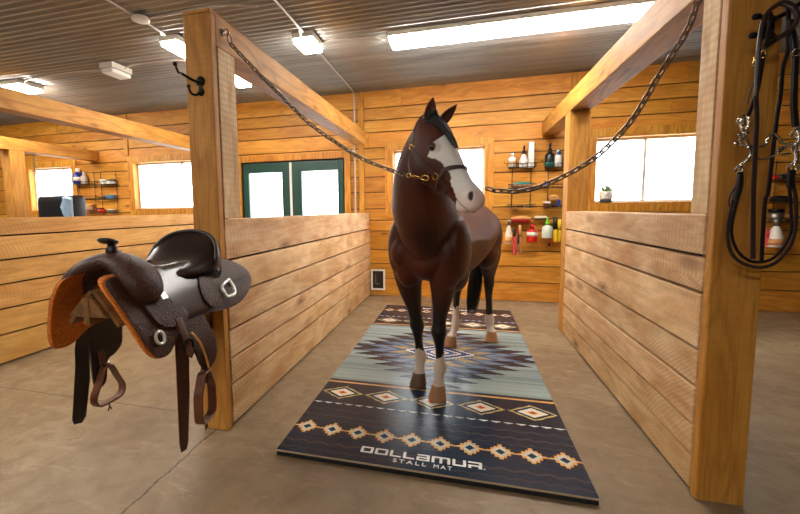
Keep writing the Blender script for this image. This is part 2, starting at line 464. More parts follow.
# light frame of the added, unseen doorway behind
mb = MB(); bx0, bx1 = BARN[0], BARN[1]
mb.box((bx0-.12, YF, 0), (bx0, YF+.04, 2.22), .004); mb.box((bx1, YF, 0), (bx1+.12, YF+.04, 2.22), .004); mb.box((bx0, YF, 2.1), (bx1, YF+.04, 2.22), .004)
o = mb.build('trim_10', M['trim_z']); o['kind'] = 'structure'

# ------------------------------------------------------------------ posts, partitions, beams
XA, XB_, XC, XD = -1.527, 1.167, -4.42, -7.25     # stall lines
PTOP = 1.455
def post(name, label, x0, x1, y0, y1, top, bev=.008, facing=True, group=None):
    t = thing(name, label, 'post', ((x0+x1)/2, (y0+y1)/2, 0), group)
    if facing:
        MB().box((x0, y0, 0), (x1, y0+.056, top), bev).build('facing_board', M['post_z'], t)
        MB().box((x0+.054, y0+.058, 0), (x1-.054, y1, min(top, 2.56)), bev).build('core', M['post_z'], t)
    else:
        MB().box((x0, y0, 0), (x1, y1, top), bev).build('core', M['post_z'], t)
    return t
lp = post('timber_post', 'square timber post at the near end of the left partition, saddle hanging on its face', -1.722, XA, 2.33, 2.53, 2.745)
rp = post('timber_post', 'thick timber post in the right foreground with the bridle hanging on it', XB_, 1.369, 2.33, 2.53, 3.0)
MB().box((XB_+.0, 2.335, 3.001), (1.369, 2.38, CEIL-.005), .004).build('extension', M['post_z'], rp)
post('timber_post', 'short square post standing at the far end of the right partition', XB_+.002, 1.385, 5.18, 5.40, 2.575, facing=False)
post('timber_post', 'distant post under a beam at the far left edge', XD-.2, XD, 5.12, 5.36, 2.575, facing=False)

def partition(name, label, xf, sign, y0, y1, joints_z, thick=.05, mat='part_y', cap=True):
    """boards on both faces; visible face at x = xf, body extends to -sign"""
    t = thing(name, label, 'stall partition', (xf, (y0+y1)/2, 0))
    w = .2
    for k, f in enumerate((xf, xf-sign*w)):
        mb = MB(); boards(mb, 'y', 2.400, y1, joints_z, f, thick, [], -sign if k == 0 else sign, gap=.016, bev=.006, joints=False, back=False)
        mb.build('board_panel', M[mat], t)
    MB().box((min(xf-sign*(thick+.002), xf-sign*(w-thick-.002)), y0+.005, .01), (max(xf-sign*(thick+.002), xf-sign*(w-thick-.002)), y1-.005, joints_z[-1]-.02)).build('filler', M['dark'], t)
    return t
jl = [0.012, .225, .44, .68, .92, 1.18, 1.455]
zj = [atx(u, v, XA).z for u, v in ((243, 257.4), (243, 290.6), (231, 330.2), (230.2, 359.7), (232.5, 384.5))]
jA = [.012] + sorted(zj) + [PTOP]
lpart = partition('stall_partition', 'pale rough sawn board partition left of the mat, running back from the saddle post', XA, 1, 2.54, 6.85, jA)
jB = [.012] + sorted(atx(*p, XB_).z for p in ((707.5, 257.5), (705, 294.8), (701.4, 352.4), (698.6, 389.7), (696.5, 428.6), (694.5, 459.7))) + [PTOP]
partition('stall_partition', 'pale rough sawn board partition right of the mat, bright at its top', XB_, -1, 2.54, 5.175, jB)
jC = [.012] + sorted(atx(*p, XC).z for p in ((0, 236), (0, 260.5), (0, 285), (0, 310), (0, 336))) + [1.475]
M['part_o'] = wood('orange_sawn_y', (120, 76, 26), (194, 140, 66), (220, 170, 96), 'y', .62, .7, .9, .25, .25)
partition('stall_partition', 'golden board partition at far left behind the saddle', XC, 1, 2.54, 6.85, jC, mat='part_o')
jD = [0.012, .25, .5, .75, 1.0, 1.23, 1.46]
# cover boards standing on the partitions beside the posts
def cover(label, x, y0, y1, z0, z1, s):
    o = MB().box((min(x, x-s*.05), y0, z0), (max(x, x-s*.05), y1, z1), .005).build('upright_board', M['part_z'], loc=(x, (y0+y1)/2, z0))
    tag(o, label, 'board')
cover('upright sawn board above the left partition, under the beam beside the saddle post', XA, 2.402, 2.605, PTOP+.001, 2.56, 1)
cover('upright board with slanting saw marks above the near end of the right partition', XB_, 2.400, 2.545, PTOP+.001, 2.575, -1)
def beam(label, x0, x1, y0, y1, z0, z1):
    o = MB().box((x0, y0, z0), (x1, y1, z1), .008).build('overhead_beam', M['beam_y'], loc=((x0+x1)/2, (y0+y1)/2, z0))
    tag(o, label, 'beam')
beam('overhead timber beam running from the saddle post back to the wall', -1.722, XA, 2.388, 6.60, 2.562, 2.765)
MB().box((-1.722, 2.33, 2.746), (XA, 2.386, 2.768), .004).build('cap_block', M['beam_y'], lp)
beam('overhead timber beam above the right partition, resting on the short far post', XB_, 1.385, 2.388, 6.84, 2.577, 2.79)
beam('overhead timber beam high at left above the golden partition', XC-.2, XC, 2.0, 6.84, 2.56, 2.772)
beam('farthest overhead beam at the left edge, above the black covered bin', XD-.2, XD, 2.0, 6.84, 2.577, 2.78)
# ------------------------------------------------------------------ ceiling lights
def strip_light(name, label, x0, x1, y0, y1, group=None, lit=True, h=.105):
    t = thing(name, label, 'ceiling light', ((x0+x1)/2, (y0+y1)/2, CEIL-.01), group)
    zt = CEIL-.004
    hb = MB(); hb.box((x0, y0, zt-h*.55), (x1, y1, zt), .006)
    long_x = (x1-x0) > (y1-y0)
    n = 6
    for k in range(1, n):
        if long_x:
            xx = x0+(x1-x0)*k/n; hb.box((xx-.02, y0-.008, zt-h*.55), (xx+.02, y0+.002, zt-h*.25), .003)
    hb.build('housing', M['housing'], t)
    i = .012
    MB().box((x0+i, y0+i, zt-h), (x1-i, y1-i, zt-h*.55-.001), .02).build('diffuser', M['lamp'] if lit else M['white_plastic'], t)
    return t
strip_light('ceiling_light', 'long fluorescent ceiling light above the horse', -.82, 2.05, 4.66, 5.00, h=.09)
strip_light('ceiling_light', 'ceiling light half hidden behind the saddle post', -3.30, -3.06, 4.02, 5.72)
strip_light('ceiling_light', 'small square ceiling light on the conduit left of the long light', -1.85, -1.60, 4.38, 4.76, h=.11)
strip_light('ceiling_light', 'ceiling light at the left edge above the golden beam', -8.9, -6.25, 4.62, 5.0)
strip_light('ceiling_box', 'small unlit white box on the ceiling left of the saddle post', -4.61, -4.40, 4.46, 4.80, lit=False, h=.13)
strip_light('ceiling_light', 'added ceiling light, unseen behind the photographer, brightening the horse face', -1.7, .1, -2.05, -1.7)  # unseen lamp added to throw frontal light on the horse
strip_light('ceiling_light', 'added ceiling light, unseen at the front left, brightening the left foreground', -6.8, -4.0, .4, .75)  # out-of-view lamp added to brighten the floor at left
# junction box disc
c = atz(141, 20.5, CEIL-.05)
o = MB().lathe([(.001, .012), (.07, .012), (.085, 0), (.085, -.02), (.06, -.028), (.001, -.028)], (c.x, c.y, CEIL-.03), 24).build('junction_box', M['white_plastic'], loc=(c.x, c.y, CEIL-.03)); tag(o, 'round white junction box on the ceiling beside the saddle post', 'junction box')
zc = CEIL-.016
def conduit(label, pts, r=.0105):
    o = MB().tube(smoothpath(pts, 5), r, 8).build('conduit_pipe', M['conduit'], loc=pts[0]); tag(o, label, 'conduit')
conduit('conduit running along the ceiling into the light behind the saddle post', [(-3.17, -4.0, zc), (-3.17, 0, zc), (-3.17, 3.6, zc), (-3.19, 3.9, zc-.02)])
conduit('conduit from the ceiling down the back wall beside the left partition', [(-1.70, -4.0, zc), (-1.70, 3.6, zc), (-1.72, 4.25, zc-.01), (-1.735, 4.38, zc-.04)])
conduit('conduit between the square ceiling light and the back wall, dropping down the boards', [(-1.735, 4.92, zc-.04), (-1.73, 5.1, zc), (-1.75, 6.5, zc), (-1.76, 6.74, zc-.02), (-1.765, 6.80, zc-.12), (-1.765, 6.80, 2.9), (-1.765, 6.80, 1.2)], .014)
conduit('thin cable conduit between the square light and the long light', [(-1.58, 4.62, zc-.05), (-1.47, 4.66, zc), (-1.2, 4.70, zc), (-1.0, 4.74, zc), (-.87, 4.78, zc-.03)], .009)
conduit('thin cable conduit from the saddle post light across to the unlit box', [(-4.34, 4.6, zc-.05), (-4.2, 4.64, zc), (-3.6, 4.66, zc), (-3.42, 4.68, zc-.03)], .009)
conduit('thin cable conduit from the unlit box to the light at the left edge', [(-6.23, 4.72, zc-.05), (-6.1, 4.66, zc), (-5.3, 4.62, zc), (-4.69, 4.6, zc-.03)], .009)
conduit('thin cable conduit from the junction box toward the saddle post', [(c.x+.08, c.y+.02, zc-.02), (c.x+.25, c.y+.05, zc), (-2.3, c.y+.02, zc), (-1.9, 3.72, zc)], .009)

# ------------------------------------------------------------------ stall mat
MX0, MX1, MY0, MY1, MZ = -1.085, .682, 2.16, 6.05, .040
def stall_mat():
    t = thing('stall_mat', 'dark patterned rubber stall mat under the horse', 'mat', ((MX0+MX1)/2, (MY0+MY1)/2, 0))
    W = MX1-MX0; L = MY1-MY0; cell = .0062
    nx, ny = int(W/cell), int(L/cell)
    X = (np.arange(nx)+.5)/nx*W; Y = (np.arange(ny)+.5)/ny*L
    x, yy = np.meshgrid(X, Y)                                  # y from the near edge
    y = np.where(yy > L/2, L-yy, yy)                           # the pattern is mirrored about the middle
    u = x-W/2
    def C(r, g, b): return np.array(hexc(r, g, b))
    rng = np.random.RandomState(3)
    img = np.zeros((ny, nx, 3)); img[:] = C(20, 33, 52)
    rowv = rng.rand(ny, 1, 1); img *= (.86+.3*np.repeat(rowv, 1, 1))
    def put(m, c): img[m] = c
    def tri(a, p): return np.abs(((a/p) % 1)-.5)*2
    # faint brown zigzag and dash rows
    for yc, amp, per, col in ((.13, .012, .12, (84, 68, 58)), (.055, .008, .1, (66, 58, 56)), (.47, .009, .10, (88, 76, 66)), (.56, .012, .14, (78, 66, 60)), (.40, .008, .08, (62, 56, 58))):
        m = np.abs(y-yc-amp*(tri(x, per)-.5)*2) < .008; img[m] = img[m]*.45+C(*col)*.55
    # chained stepped diamonds
    yc = .30; n = 10; p = W/n; cx = (np.floor(x/p)+.5)*p
    st = .0225; dx = np.floor(np.abs(x-cx)/st+.5); dy = np.floor(np.abs(y-yc)/st+.5)
    put((np.abs(y-yc) < .006), C(214, 158, 84))
    d = dx+dy
    put((d <= 3.1), C(214, 156, 84)); put((d <= 2.1), C(190, 192, 178))
    rx = np.abs(x-cx); ry = np.abs(y-yc); put((rx+ry) < .030, C(26, 44, 54))
    # row of pale hanging triangles
    yc = .665; p = W/22; tx = np.abs(((x/p) % 1)-.5)*2
    put((y > yc-.020*(1-tx)) & (y < yc) & (tx < .92), C(216, 208, 190))
    # large diamonds
    yc = .845; n = 5; p = W/n; cx = (np.floor(x/p)+.5)*p; a = np.abs(x-cx)/.172; b = np.abs(y-yc)/.118; d = a+b
    chk = ((np.floor(x/.0125)+np.floor(y/.0125)) % 2) == 0
    put((d < 1.0) & (d > .82) & chk, C(196, 170, 104)); put((d < .93) & (d > .84), C(196, 170, 104))
    put(d < .80, C(36, 50, 62)); put(d < .60, C(214, 206, 188)); put(d < .27, C(222, 176, 104)); put(d < .19, C(176, 74, 46))
    put(np.abs(y-1.035) < .012, C(206, 152, 88))
    # the long middle field
    F = y > 1.085
    streak = rng.rand(ny//4+1); s = np.repeat(streak, 4)[:ny]; s = np.minimum(s, 1)
    s2 = np.repeat(rng.rand(ny//9+2), 9)[:ny]
    sh = (np.clip(.45*s+.55*s2, 0, 1))[:, None, None]
    field = C(98, 114, 116)*(1-sh)+C(146, 160, 156)*sh
    fld = np.broadcast_to(field, img.shape).copy()
    w = L/2-y; uu = np.abs(u)
    h = .12; k = np.floor(w/h); fr = (w/h)-k; tri_ = np.where(fr < .75, fr/.75, (1-fr)/.25)
    e = uu + .125*(w/h) - .27*tri_                    # spiked bands
    def band(lo, hi, c, mixb=1.): 
        m = F & (e >= lo) & (e < hi); fld[m] = fld[m]*(1-mixb)+np.array(C(*c))*mixb
    band(-9, .80, (28, 38, 58)); band(-9, .60, (84, 98, 118)); band(-9, .50, (106, 122, 136)); band(-9, .42, (70, 90, 124))
    band(-9, .34, (150, 138, 100)); band(-9, .19, (88, 108, 134)); band(-9, .12, (38, 46, 70)); band(-9, .0, (74, 102, 150))
    h2 = .022; k2 = np.floor(w/h2); e2 = uu + .034*k2
    def b2(lo, hi, c): m = F & (e2 >= lo) & (e2 < hi); fld[m] = C(*c)
    b2(-1, .36, (74, 100, 146)); b2(.30, .34, (206, 208, 204)); b2(.22, .30, (52, 66, 106)); b2(.17, .21, (206, 208, 204)); b2(-1, .17, (66, 88, 134)); b2(-1, .09, (208, 202, 190)); b2(-1, .05, (150, 74, 60))
    img[F] = fld[F]
    m = (y > 1.06) & (y < 1.085); img[m] = C(50, 44, 50)
    weave = (.94+.12*rng.rand(ny, nx, 1)); img *= weave
    img = np.clip(img, 0, 1)
    # mesh grid
    vx = np.linspace(MX0, MX1, nx+1); vy = np.linspace(MY0, MY1, ny+1)
    gx, gy = np.meshgrid(vx, vy); co = np.stack([gx-wloc(t).x, gy-wloc(t).y, np.full_like(gx, MZ)], -1).reshape(-1, 3).astype(np.float32)
    idx = np.arange((nx+1)*(ny+1)).reshape(ny+1, nx+1)
    q = np.stack([idx[:-1, :-1], idx[:-1, 1:], idx[1:, 1:], idx[1:, :-1]], -1).reshape(-1, 4).astype(np.int32)
    me = bpy.data.meshes.new('printed_surface'); nf = len(q)
    me.vertices.add(len(co)); me.vertices.foreach_set('co', co.ravel())
    me.loops.add(nf*4); me.loops.foreach_set('vertex_index', q.ravel())
    me.polygons.add(nf); me.polygons.foreach_set('loop_start', np.arange(0, nf*4, 4, dtype=np.int32))
    me.update(calc_edges=True)
    ca = me.color_attributes.new('weave', 'FLOAT_COLOR', 'CORNER')
    cc = np.ones((nf, 4), np.float32); cc[:, :3] = img.reshape(-1, 3)
    ca.data.foreach_set('color', np.repeat(cc, 4, axis=0).ravel())
    nt = NT('printed_mat'); at_ = nt.n.new('ShaderNodeAttribute'); at_.attribute_name = 'weave'
    nt.set('Base Color', at_.outputs['Color']); nt.set('Roughness', .27); nt.set('Specular IOR Level', .22)
    nn = nt.noise(nt.vmath('MULTIPLY', nt.coords(), (220., 90., 1.)), 1., 2); nt.bump(nn, .15, .001)
    me.materials.append(nt.m)
    o = bpy.data.objects.new('printed_surface', me); COL.objects.link(o); o.parent = t
    MB().box((MX0+.001, MY0+.001, .001), (MX1-.001, MY1-.001, .028), .002).build('foam_core', plain('mat_foam', (14, 14, 16), .7), t)
    MB().box((MX0, MY0, .0285), (MX1, MY1, MZ-.0006)).build('top_layer', plain('mat_edge', (196, 170, 136), .6), t)
    # lettering
    wh = plain('mat_print_white', (232, 230, 224), .45)
    G = {'D': (1.3, [(0, 0, 1.3, .2), (0, .8, 1.3, 1), (0, .2, .28, .8), (1.02, .2, 1.3, .8)]),
         'O': (1.35, [(.08, 0, 1.27, .2), (.08, .8, 1.27, 1), (0, .06, .28, .94), (1.07, .06, 1.35, .94)]),
         'L': (1.15, [(0, .2, .28, 1), (0, 0, 1.15, .2)]),
         'a': (1.3, [(.05, .8, 1.24, 1), (1.02, 0, 1.3, .94), (0, 0, 1.02, .18), (.05, .41, 1.02, .59), (0, .06, .28, .54)]),
         'm': (1.8, [(0, .8, 1.74, 1), (0, 0, .28, .8), (.76, 0, 1.04, .8), (1.52, 0, 1.8, .94)]),
         'U': (1.3, [(0, .06, .28, 1), (.06, 0, 1.24, .2), (1.02, .06, 1.3, 1)]),
         'R': (1.3, [(0, .8, 1.25, 1), (1.02, .42, 1.3, .95), (0, .3, 1.2, .48), (0, 0, .28, .3), (.95, 0, 1.28, .34)])}
    def lettering(flip):
        mb = MB(); x0, x1, hgt = -.578, .128, .060; base = MY0+.098
        tot = sum(G[c][0] for c in 'DOLLamUR')+.2*7; k = (x1-x0)/tot; xx = 0
        cx_, cy_ = (MX0+MX1)/2, (MY0+MY1)/2
        def P(a, b): return (2*cx_-a, 2*cy_-b) if flip else (a, b)
        def rect(a0, b0, a1, b1):
            p, q = P(a0, b0), P(a1, b1)
            mb.box((min(p[0], q[0]), min(p[1], q[1]), MZ-.0004), (max(p[0], q[0]), max(p[1], q[1]), MZ+.0012))
        for ch in 'DOLLamUR':
            wd, rs = G[ch]
            for r in rs: rect(x0+(xx+r[0])*k, base+r[1]*hgt, x0+(xx+r[2])*k, base+r[3]*hgt)
            xx += wd+.2
        rect(x0+xx*k-.004, base, x0+xx*k+.004, base+.008)
        mb.build('lettering', wh, t)
        for word, wx0, wx1 in (('STALL', -.372, -.180), ('MAT', -.138, -.037)):
          cu = bpy.data.curves.new('tmp', 'FONT'); cu.body = word; cu.size = .047; cu.space_character = 1.35; cu.extrude = .0005
          ob = bpy.data.objects.new('tmp', cu); COL.objects.link(ob)
          bpy.context.view_layer.update()
          me = bpy.data.meshes.new_from_object(ob.evaluated_get(bpy.context.evaluated_depsgraph_get())); bpy.data.objects.remove(ob)
          me.name = 'lettering'; xs = [v.co.x for v in me.vertices]; wdt = max(xs)-min(xs)
          sx = (wx1-wx0)/wdt
          for v in me.vertices:
            p = P(wx0+(v.co.x-min(xs))*sx, MY0+.048+v.co.y); v.co = V((p[0], p[1], MZ+.0007+v.co.z))-wloc(t)
          me.materials.clear(); me.materials.append(wh)
          lo = bpy.data.objects.new('lettering', me); COL.objects.link(lo); lo.parent = t
    lettering(False); lettering(True)
stall_mat()

# ------------------------------------------------------------------ pet door in the back wall
t = thing('pet_door', 'small white framed pet door low in the back wall', 'pet door', (-1.40, YB, .28))
a0, a1, b0, b1 = -1.515, -1.268, .10, .465; mb = MB(); w = .03
for lo, hi in (((a0, b0), (a0+w, b1)), ((a1-w, b0), (a1, b1)), ((a0+w, b0), (a1-w, b0+w)), ((a0+w, b1-w), (a1-w, b1))): mb.box((lo[0], YB-.025, lo[1]), (hi[0], YB-.004, hi[1]), .003)
mb.build('frame', M['white_plastic'], t)
MB().box((a0+w, YB-.014, b0+w), (a1-w, YB-.005, b1-w)).build('flap', plain('smoked_flap', (26, 22, 20), .3), t)
mb = MB(); mb.box((a0+.075, YB-.018, b0+.10), (a0+.09, YB-.0145, b0+.27)); mb.box((a0+.09, YB-.018, b0+.10), (a0+.16, YB-.0145, b0+.115)); mb.build('stiffener', plain('flap_trim', (110, 100, 90), .5), t)

# ------------------------------------------------------------------ hooks
def knob_hook(name, label, pts, r, plate, knobs):
    t = thing(name, label, 'hook', plate)
    return t
p = V((-1.615, 2.33, 2.30)); t = thing('coat_hook', 'black iron coat hook near the top of the saddle post', 'hook', p)
mb = MB(); mb.lathe([(.001, 0), (.032, 0), (.032, .006), (.02, .012), (.001, .013)], (p.x, 2.33, 2.33), 20, (0, -1, 0)); mb.lathe([(.001, 0), (.024, 0), (.024, .006), (.014, .01), (.001, .011)], (p.x, 2.33, 2.262), 20, (0, -1, 0)); mb.box((p.x-.011, 2.319, 2.26), (p.x+.011, 2.33, 2.33), .004)
mb.build('mounting_plate', M['black_iron'], t)
tip = at(175, 64, 2.16)
mb = MB(); mb.tube(smoothpath([(p.x, 2.318, 2.32), (p.x-.02, 2.27, 2.325), (-1.67, 2.22, 2.35), (tip.x+.012, 2.17, tip.z-.045), tip], 6), [.0085]*16+[.007]*9, 10); mb.ell(tip, (.014, .014, .014)); mb.build('long_arm', M['black_iron'], t)
mb = MB(); mb.tube(smoothpath([(p.x, 2.32, 2.262), (p.x-.006, 2.285, 2.235), (p.x-.02, 2.255, 2.24), (p.x-.03, 2.248, 2.272)], 6), .0075, 10); mb.ell((p.x-.031, 2.248, 2.28), (.012, .012, .012)); mb.build('short_arm', M['black_iron'], t)

# ------------------------------------------------------------------ chains
def chain_mesh(mb, path, pitch, wire, lw):
    # walk along the path, alternate link planes
    P = [V(q) for q in path]; seg = []; acc = 0
    out = [P[0]]; need = pitch; 
    for a, b in zip(P[:-1], P[1:]):
        d = (b-a).length; pos = 0
        while pos+need <= d:
            pos += need; out.append(a+(b-a)*(pos/d)); need = pitch
        need -= (d-pos)
    for i, (a, b) in enumerate(zip(out[:-1], out[1:])):
        t = (b-a).normalized(); side = t.cross(V((0, 0, 1))); side.normalize(); up = side.cross(t)
        ang = PI/4 if i % 2 else -PI/4
        s = side*math.cos(ang)+up*math.sin(ang)
        c = (a+b)/2; hl = pitch/2+wire*.9-lw/2+.002; R = lw/2
        pts = [c+t*(hl+R*math.cos(q))+s*(R*math.sin(q)) for q in [(-.5+k/5)*PI for k in range(6)]]
        pts += [c-t*(hl+R*math.cos(q))-s*(R*math.sin(q)) for q in [(-.5+k/5)*PI for k in range(6)]]
        mb.tube(pts, wire, 6, closed=True)
    return out
# left cross tie
lt = thing('cross_tie_chain', 'steel cross-tie chain sagging from the saddle post to the horse halter', 'chain', (XA, 2.45, 2.67))
LA = [at(u, v, y) for u, v, y in ((231, 44, 2.50), (241, 55, 2.50), (262, 77, 2.50), (280, 95, 2.50), (310, 124, 2.50), (343, 147, 2.50), (360, 157.5, 2.50), (378.7, 165.6, 2.50), (392, 170.5, 2.49), (405, 175, 2.48))]
mb = MB(); chain_mesh(mb, smoothpath(LA, 12), .038, .0048, .023); mb.build('chain', M['chain'], lt)
eb = V((XA, 2.46, 2.668)); mb = MB(); mb.lathe([(.001, 0), (.024, 0), (.024, .004), (.012, .005), (.012, .014), (.001, .015)], eb, 16, (1, 0, 0)); mb.tube([eb+V((.028, 0, 0))+V((.019*math.cos(a), 0, .019*math.sin(a))) for a in [k*PI/8 for k in range(16)]], .0045, 8, closed=True); mb.build('eye_bolt', M['chrome'], lt)
mb = MB(); q0 = eb+V((.045, .0, -.012)); q1 = LA[0]; dv = (q1-q0); mb.tube([q0+dv*k*.5+V((0, 0, 0))+dv.cross(V((0, 1, 0))).normalized()*.014*s for k, s in ((0, 0), (.6, 1), (1.5, 1), (2.05, 0), (1.5, -1), (.6, -1))], .0038, 8, closed=True); mb.build('quick_link', M['chain'], lt)
SN0, SN1 = at(407, 175, 2.48), at(428, 178.6, 2.475)
def snap(mb, a, b):
    d = (b-a).normalized(); n = d.cross(V((0, 1, 0))).normalized(); L = (b-a).length
    mb.tube([a+d*(.012+.012*math.cos(q))+n*(.013*math.sin(q)) for q in [k*PI/6 for k in range(12)]], .0042, 8, closed=True)
    mb.tube([a+d*.024, a+d*.045, a+d*(L*.55), a+d*(L*.72)], [.006, .0085, .0075, .005], 10)
    mb.tube(smoothpath([a+d*(L*.7)+n*.006, a+d*(L*.82)+n*.015, a+d*(L*.97)+n*.012, a+d*(L*1.03), a+d*(L*.95)-n*.012, a+d*(L*.78)-n*.010, a+d*(L*.66)], 4), .0048, 8)
mb = MB(); snap(mb, SN0, SN1); mb.build('snap_hook', M['brass'], lt)
# right cross tie
rt = thing('cross_tie_chain', 'rusty cross-tie chain from the right foreground post to the far side of the halter', 'chain', (XB_, 2.58, 2.55))
RA = [(699.5, -6), (698, 0), (691, 22), (682, 40), (672.5, 54), (659, 75), (646, 98), (632, 120), (620, 134), (605, 149), (594, 158.5), (571, 172.5), (545, 185), (530, 189.5), (515, 191.5), (494, 190.5), (486, 188)]
RP = [at(u, v, 2.58+(.20*i/len(RA))) for i, (u, v) in enumerate(RA)]
mb = MB(); chain_mesh(mb, smoothpath(RP, 8), .046, .0058, .028); mb.build('chain', plain('rusty_chain', (112, 92, 74), .4, .9), rt)
eb2 = V((XB_, 2.60, 2.62)); mb = MB(); mb.lathe([(.001, 0), (.022, 0), (.022, .004), (.01, .012), (.001, .013)], eb2, 16, (-1, 0, 0)); mb.tube([eb2-V((.026, 0, 0))+V((.018*math.cos(a), 0, .018*math.sin(a))) for a in [k*PI/8 for k in range(16)]], .0045, 8, closed=True); mb.build('eye_bolt', M['chrome'], rt)
mb = MB(); mb.tube([eb2+V((-.03, 0, -.02)), RP[0]+V((0, 0, .01))], .004, 8); mb.build('quick_link', M['chain'], rt)
# small chain hanging in the far left stall
h0 = V((XD+.12, 5.0, 2.57)); mb = MB(); q = atx(33.5, 152, XD+.1)
hp = [V((XD-.02, 5.36, 2.575)), V((XD, 5.37, 2.4)), V((XD+.0, 5.37, 2.2)), V((XD+.01, 5.37, 2.03))]
q0 = at(33.5, 151, 5.6); q1 = at(35, 178, 5.6); q0.z = 2.575
tc = thing('hanging_chain', 'thin chain hanging with a hook from the farthest left beam', 'chain', q0)
mb = MB(); chain_mesh(mb, [q0, (q0+q1)/2, q1], .05, .005, .026); mb.build('chain', M['chain'], tc)
mb = MB(); mb.tube(smoothpath([q1, q1+V((.03, 0, -.04)), q1+V((.08, 0, -.05)), q1+V((.11, 0, 0))], 5), .006, 8); mb.build('hook', M['chrome'], tc)

# ------------------------------------------------------------------ black covered bin at far left
t = thing('storage_bin', 'black plastic covered bin behind the golden partition under the left window', 'bin', (-6.3, 5.2, 0))
a = at(34.5, 196, 5.03); b = at(87, 196, 5.30)
mb = MB(); R = []
rnd = random.Random(4)
for z in (0.0, .3, .9, 1.3, 1.5, 1.68, 1.76, 1.79):
    k = 1. if z < 1.7 else (.97 if z < 1.78 else .9); ring = []
    cx, cy, hx, hy = (a.x+b.x)/2, 5.17, (b.x-a.x)/2*k, .135*k
    for j in range(32):
        an = 2*PI*j/32; px_ = abs(math.cos(an))**.3*math.copysign(1, math.cos(an)); py_ = abs(math.sin(an))**.3*math.copysign(1, math.sin(an))
        w_ = 1+rnd.uniform(-.02, .02)
        ring.append(V((cx+hx*px_*w_, cy+hy*py_*w_, z+rnd.uniform(-.008, .008) if z else 0)))
    R.append(ring)
mb.rings(R); mb.build('plastic_cover', plain('black_plastic_sheet', (12, 12, 14), .5, bump=.6, bscale=9), t)
mb = MB(); cxx = b.x-.10
R = []
for i in range(9):
    z = 1.36+.05*i; R.append([V((b.x-.19+.05*j+rnd.uniform(-.01, .01), 5.012+(.02*math.sin(j*2.1+i))-.012*(i % 2), z+.03*math.sin(j))) for j in range(5)]+[V((b.x-.19+.05*j, 5.03, z)) for j in (4, 3, 2, 1, 0)])
mb.rings(R, smooth=True); mb.build('plastic_sheet', plain('clear_blue_sheet', (160, 190, 215), .25, bump=.5, bscale=14), t)

# ------------------------------------------------------------------ plant on the right window sill
pb = at(606, 203.5, 6.90); pz = WR[2]+.021; pc = V((pb.x, 6.925, pz))
t = thing('potted_plant', 'small green succulent in a white patterned pot on the right window sill', 'plant', pc)
MB().lathe([(.001, .052), (.082, .052), (.088, .06), (.096, .165), (.090, .168), (.086, .16), (.001, .158)], pc, 24).build('pot', plain('white_pot', (226, 218, 206), .5, bump=.8, bscale=45, var=.15), t)
MB().lathe([(.001, 0), (.070, 0), (.080, .012), (.0815, .0515), (.001, .0515)], pc, 24).build('pot_base', plain('grey_pot_base', (60, 64, 66), .5), t)
mb = MB(); rnd = random.Random(9)
for k in range(34):
    an = rnd.uniform(0, 2*PI); ln = rnd.uniform(.09, .20); el = rnd.uniform(.35, 1.4)
    d = V((math.cos(an)*math.cos(el), math.sin(an)*math.cos(el), math.sin(el)))
    s = pc+V((d.x*.02, d.y*.02, .158)); mb.tube([s, s+d*ln*.5, s+d*ln+V((0, 0, .01))], [.012, .013, .001], 6, flat=.5)
mb.build('leaves', plain('succulent_green', (120, 150, 70), .5, var=.35, bscale=25), t)

# ------------------------------------------------------------------ tack shelves on the back wall
WIRE = plain('rack_wire', (70, 66, 62), .4, .8)
YW = YB-.006
def wire_rack(label, x0, x1, shelves, ztop, depth=.11, group=None):
    t = thing('wire_rack', label, 'rack', ((x0+x1)/2, YB, shelves[0]))
    mb = MB()
    for x in (x0+.06, x1-.06): mb.tube([(x, YB-.040, ztop), (x, YB-.040, shelves[-1])], .006, 6)
    mb.build('hanger_wire', WIRE, t)
    for z in shelves:
        s = MB(); y0, y1 = YB-.04-depth, YB-.04
        for zz in (z, z+.055): s.tube([(x0, y0, zz), (x1, y0, zz), (x1, y1, zz), (x0, y1, zz)], .0045, 6, closed=True)
        for k in range(7): 
            x = x0+(x1-x0)*k/6; s.tube([(x, y1, z), (x, y0, z), (x, y0, z+.055)], .003, 5)
        s.build('basket_shelf', WIRE, t)
    return t
def zat(u, v): return at(u, v, 6.80).z
def xat(u, v=190): return at(u, v, 6.80).x
wire_rack('wire shelf rack left of the short post, white bottles on top', xat(508), xat(535), [zat(520, 167.5), zat(520, 188), zat(520, 208)], zat(520, 158))
wire_rack('wire shelf rack partly behind the short post, black spray bottle on top', xat(544), xat(568), [zat(552, 167.5), zat(552, 188), zat(552, 208)], zat(552, 158))
def rail(label, u0, u1, v, hh=.05):
    x0, x1, z = xat(u0), xat(u1), zat((u0+u1)/2, v)
    o = MB().box((x0, YB-.030, z-hh/2), (x1, YB-.006, z+hh/2), .006).build('wooden_rail', M['wall_x'], loc=((x0+x1)/2, YB, z)); tag(o, label, 'rail')
    for k in range(8):
        b = MB(); xx = x0+.05+(x1-x0-.1)*k/7; b.tube(smoothpath([(xx, YB-.030, z), (xx, YB-.075, z-.005), (xx, YB-.09, z-.02), (xx, YB-.10, z+.005)], 3), .004, 6)
        b.build('hook', M['black_iron'], o)
rail('wooden hook rail above the hanging red bottle, dark hooks on it', 502, 572, 222)
rail('wooden rail behind the top shelf bottles', 504, 572, 160)
WHB = plain('white_bottle', (232, 228, 220), .35); BLK = plain('black_plastic', (16, 15, 15), .35); TEAL = plain('teal_plastic', (24, 132, 122), .45)
RED = plain('red_plastic', (205, 34, 22), .35); PINK = plain('pink_plastic', (222, 62, 84), .45); YEL = plain('yellow_plastic', (226, 182, 30), .45)
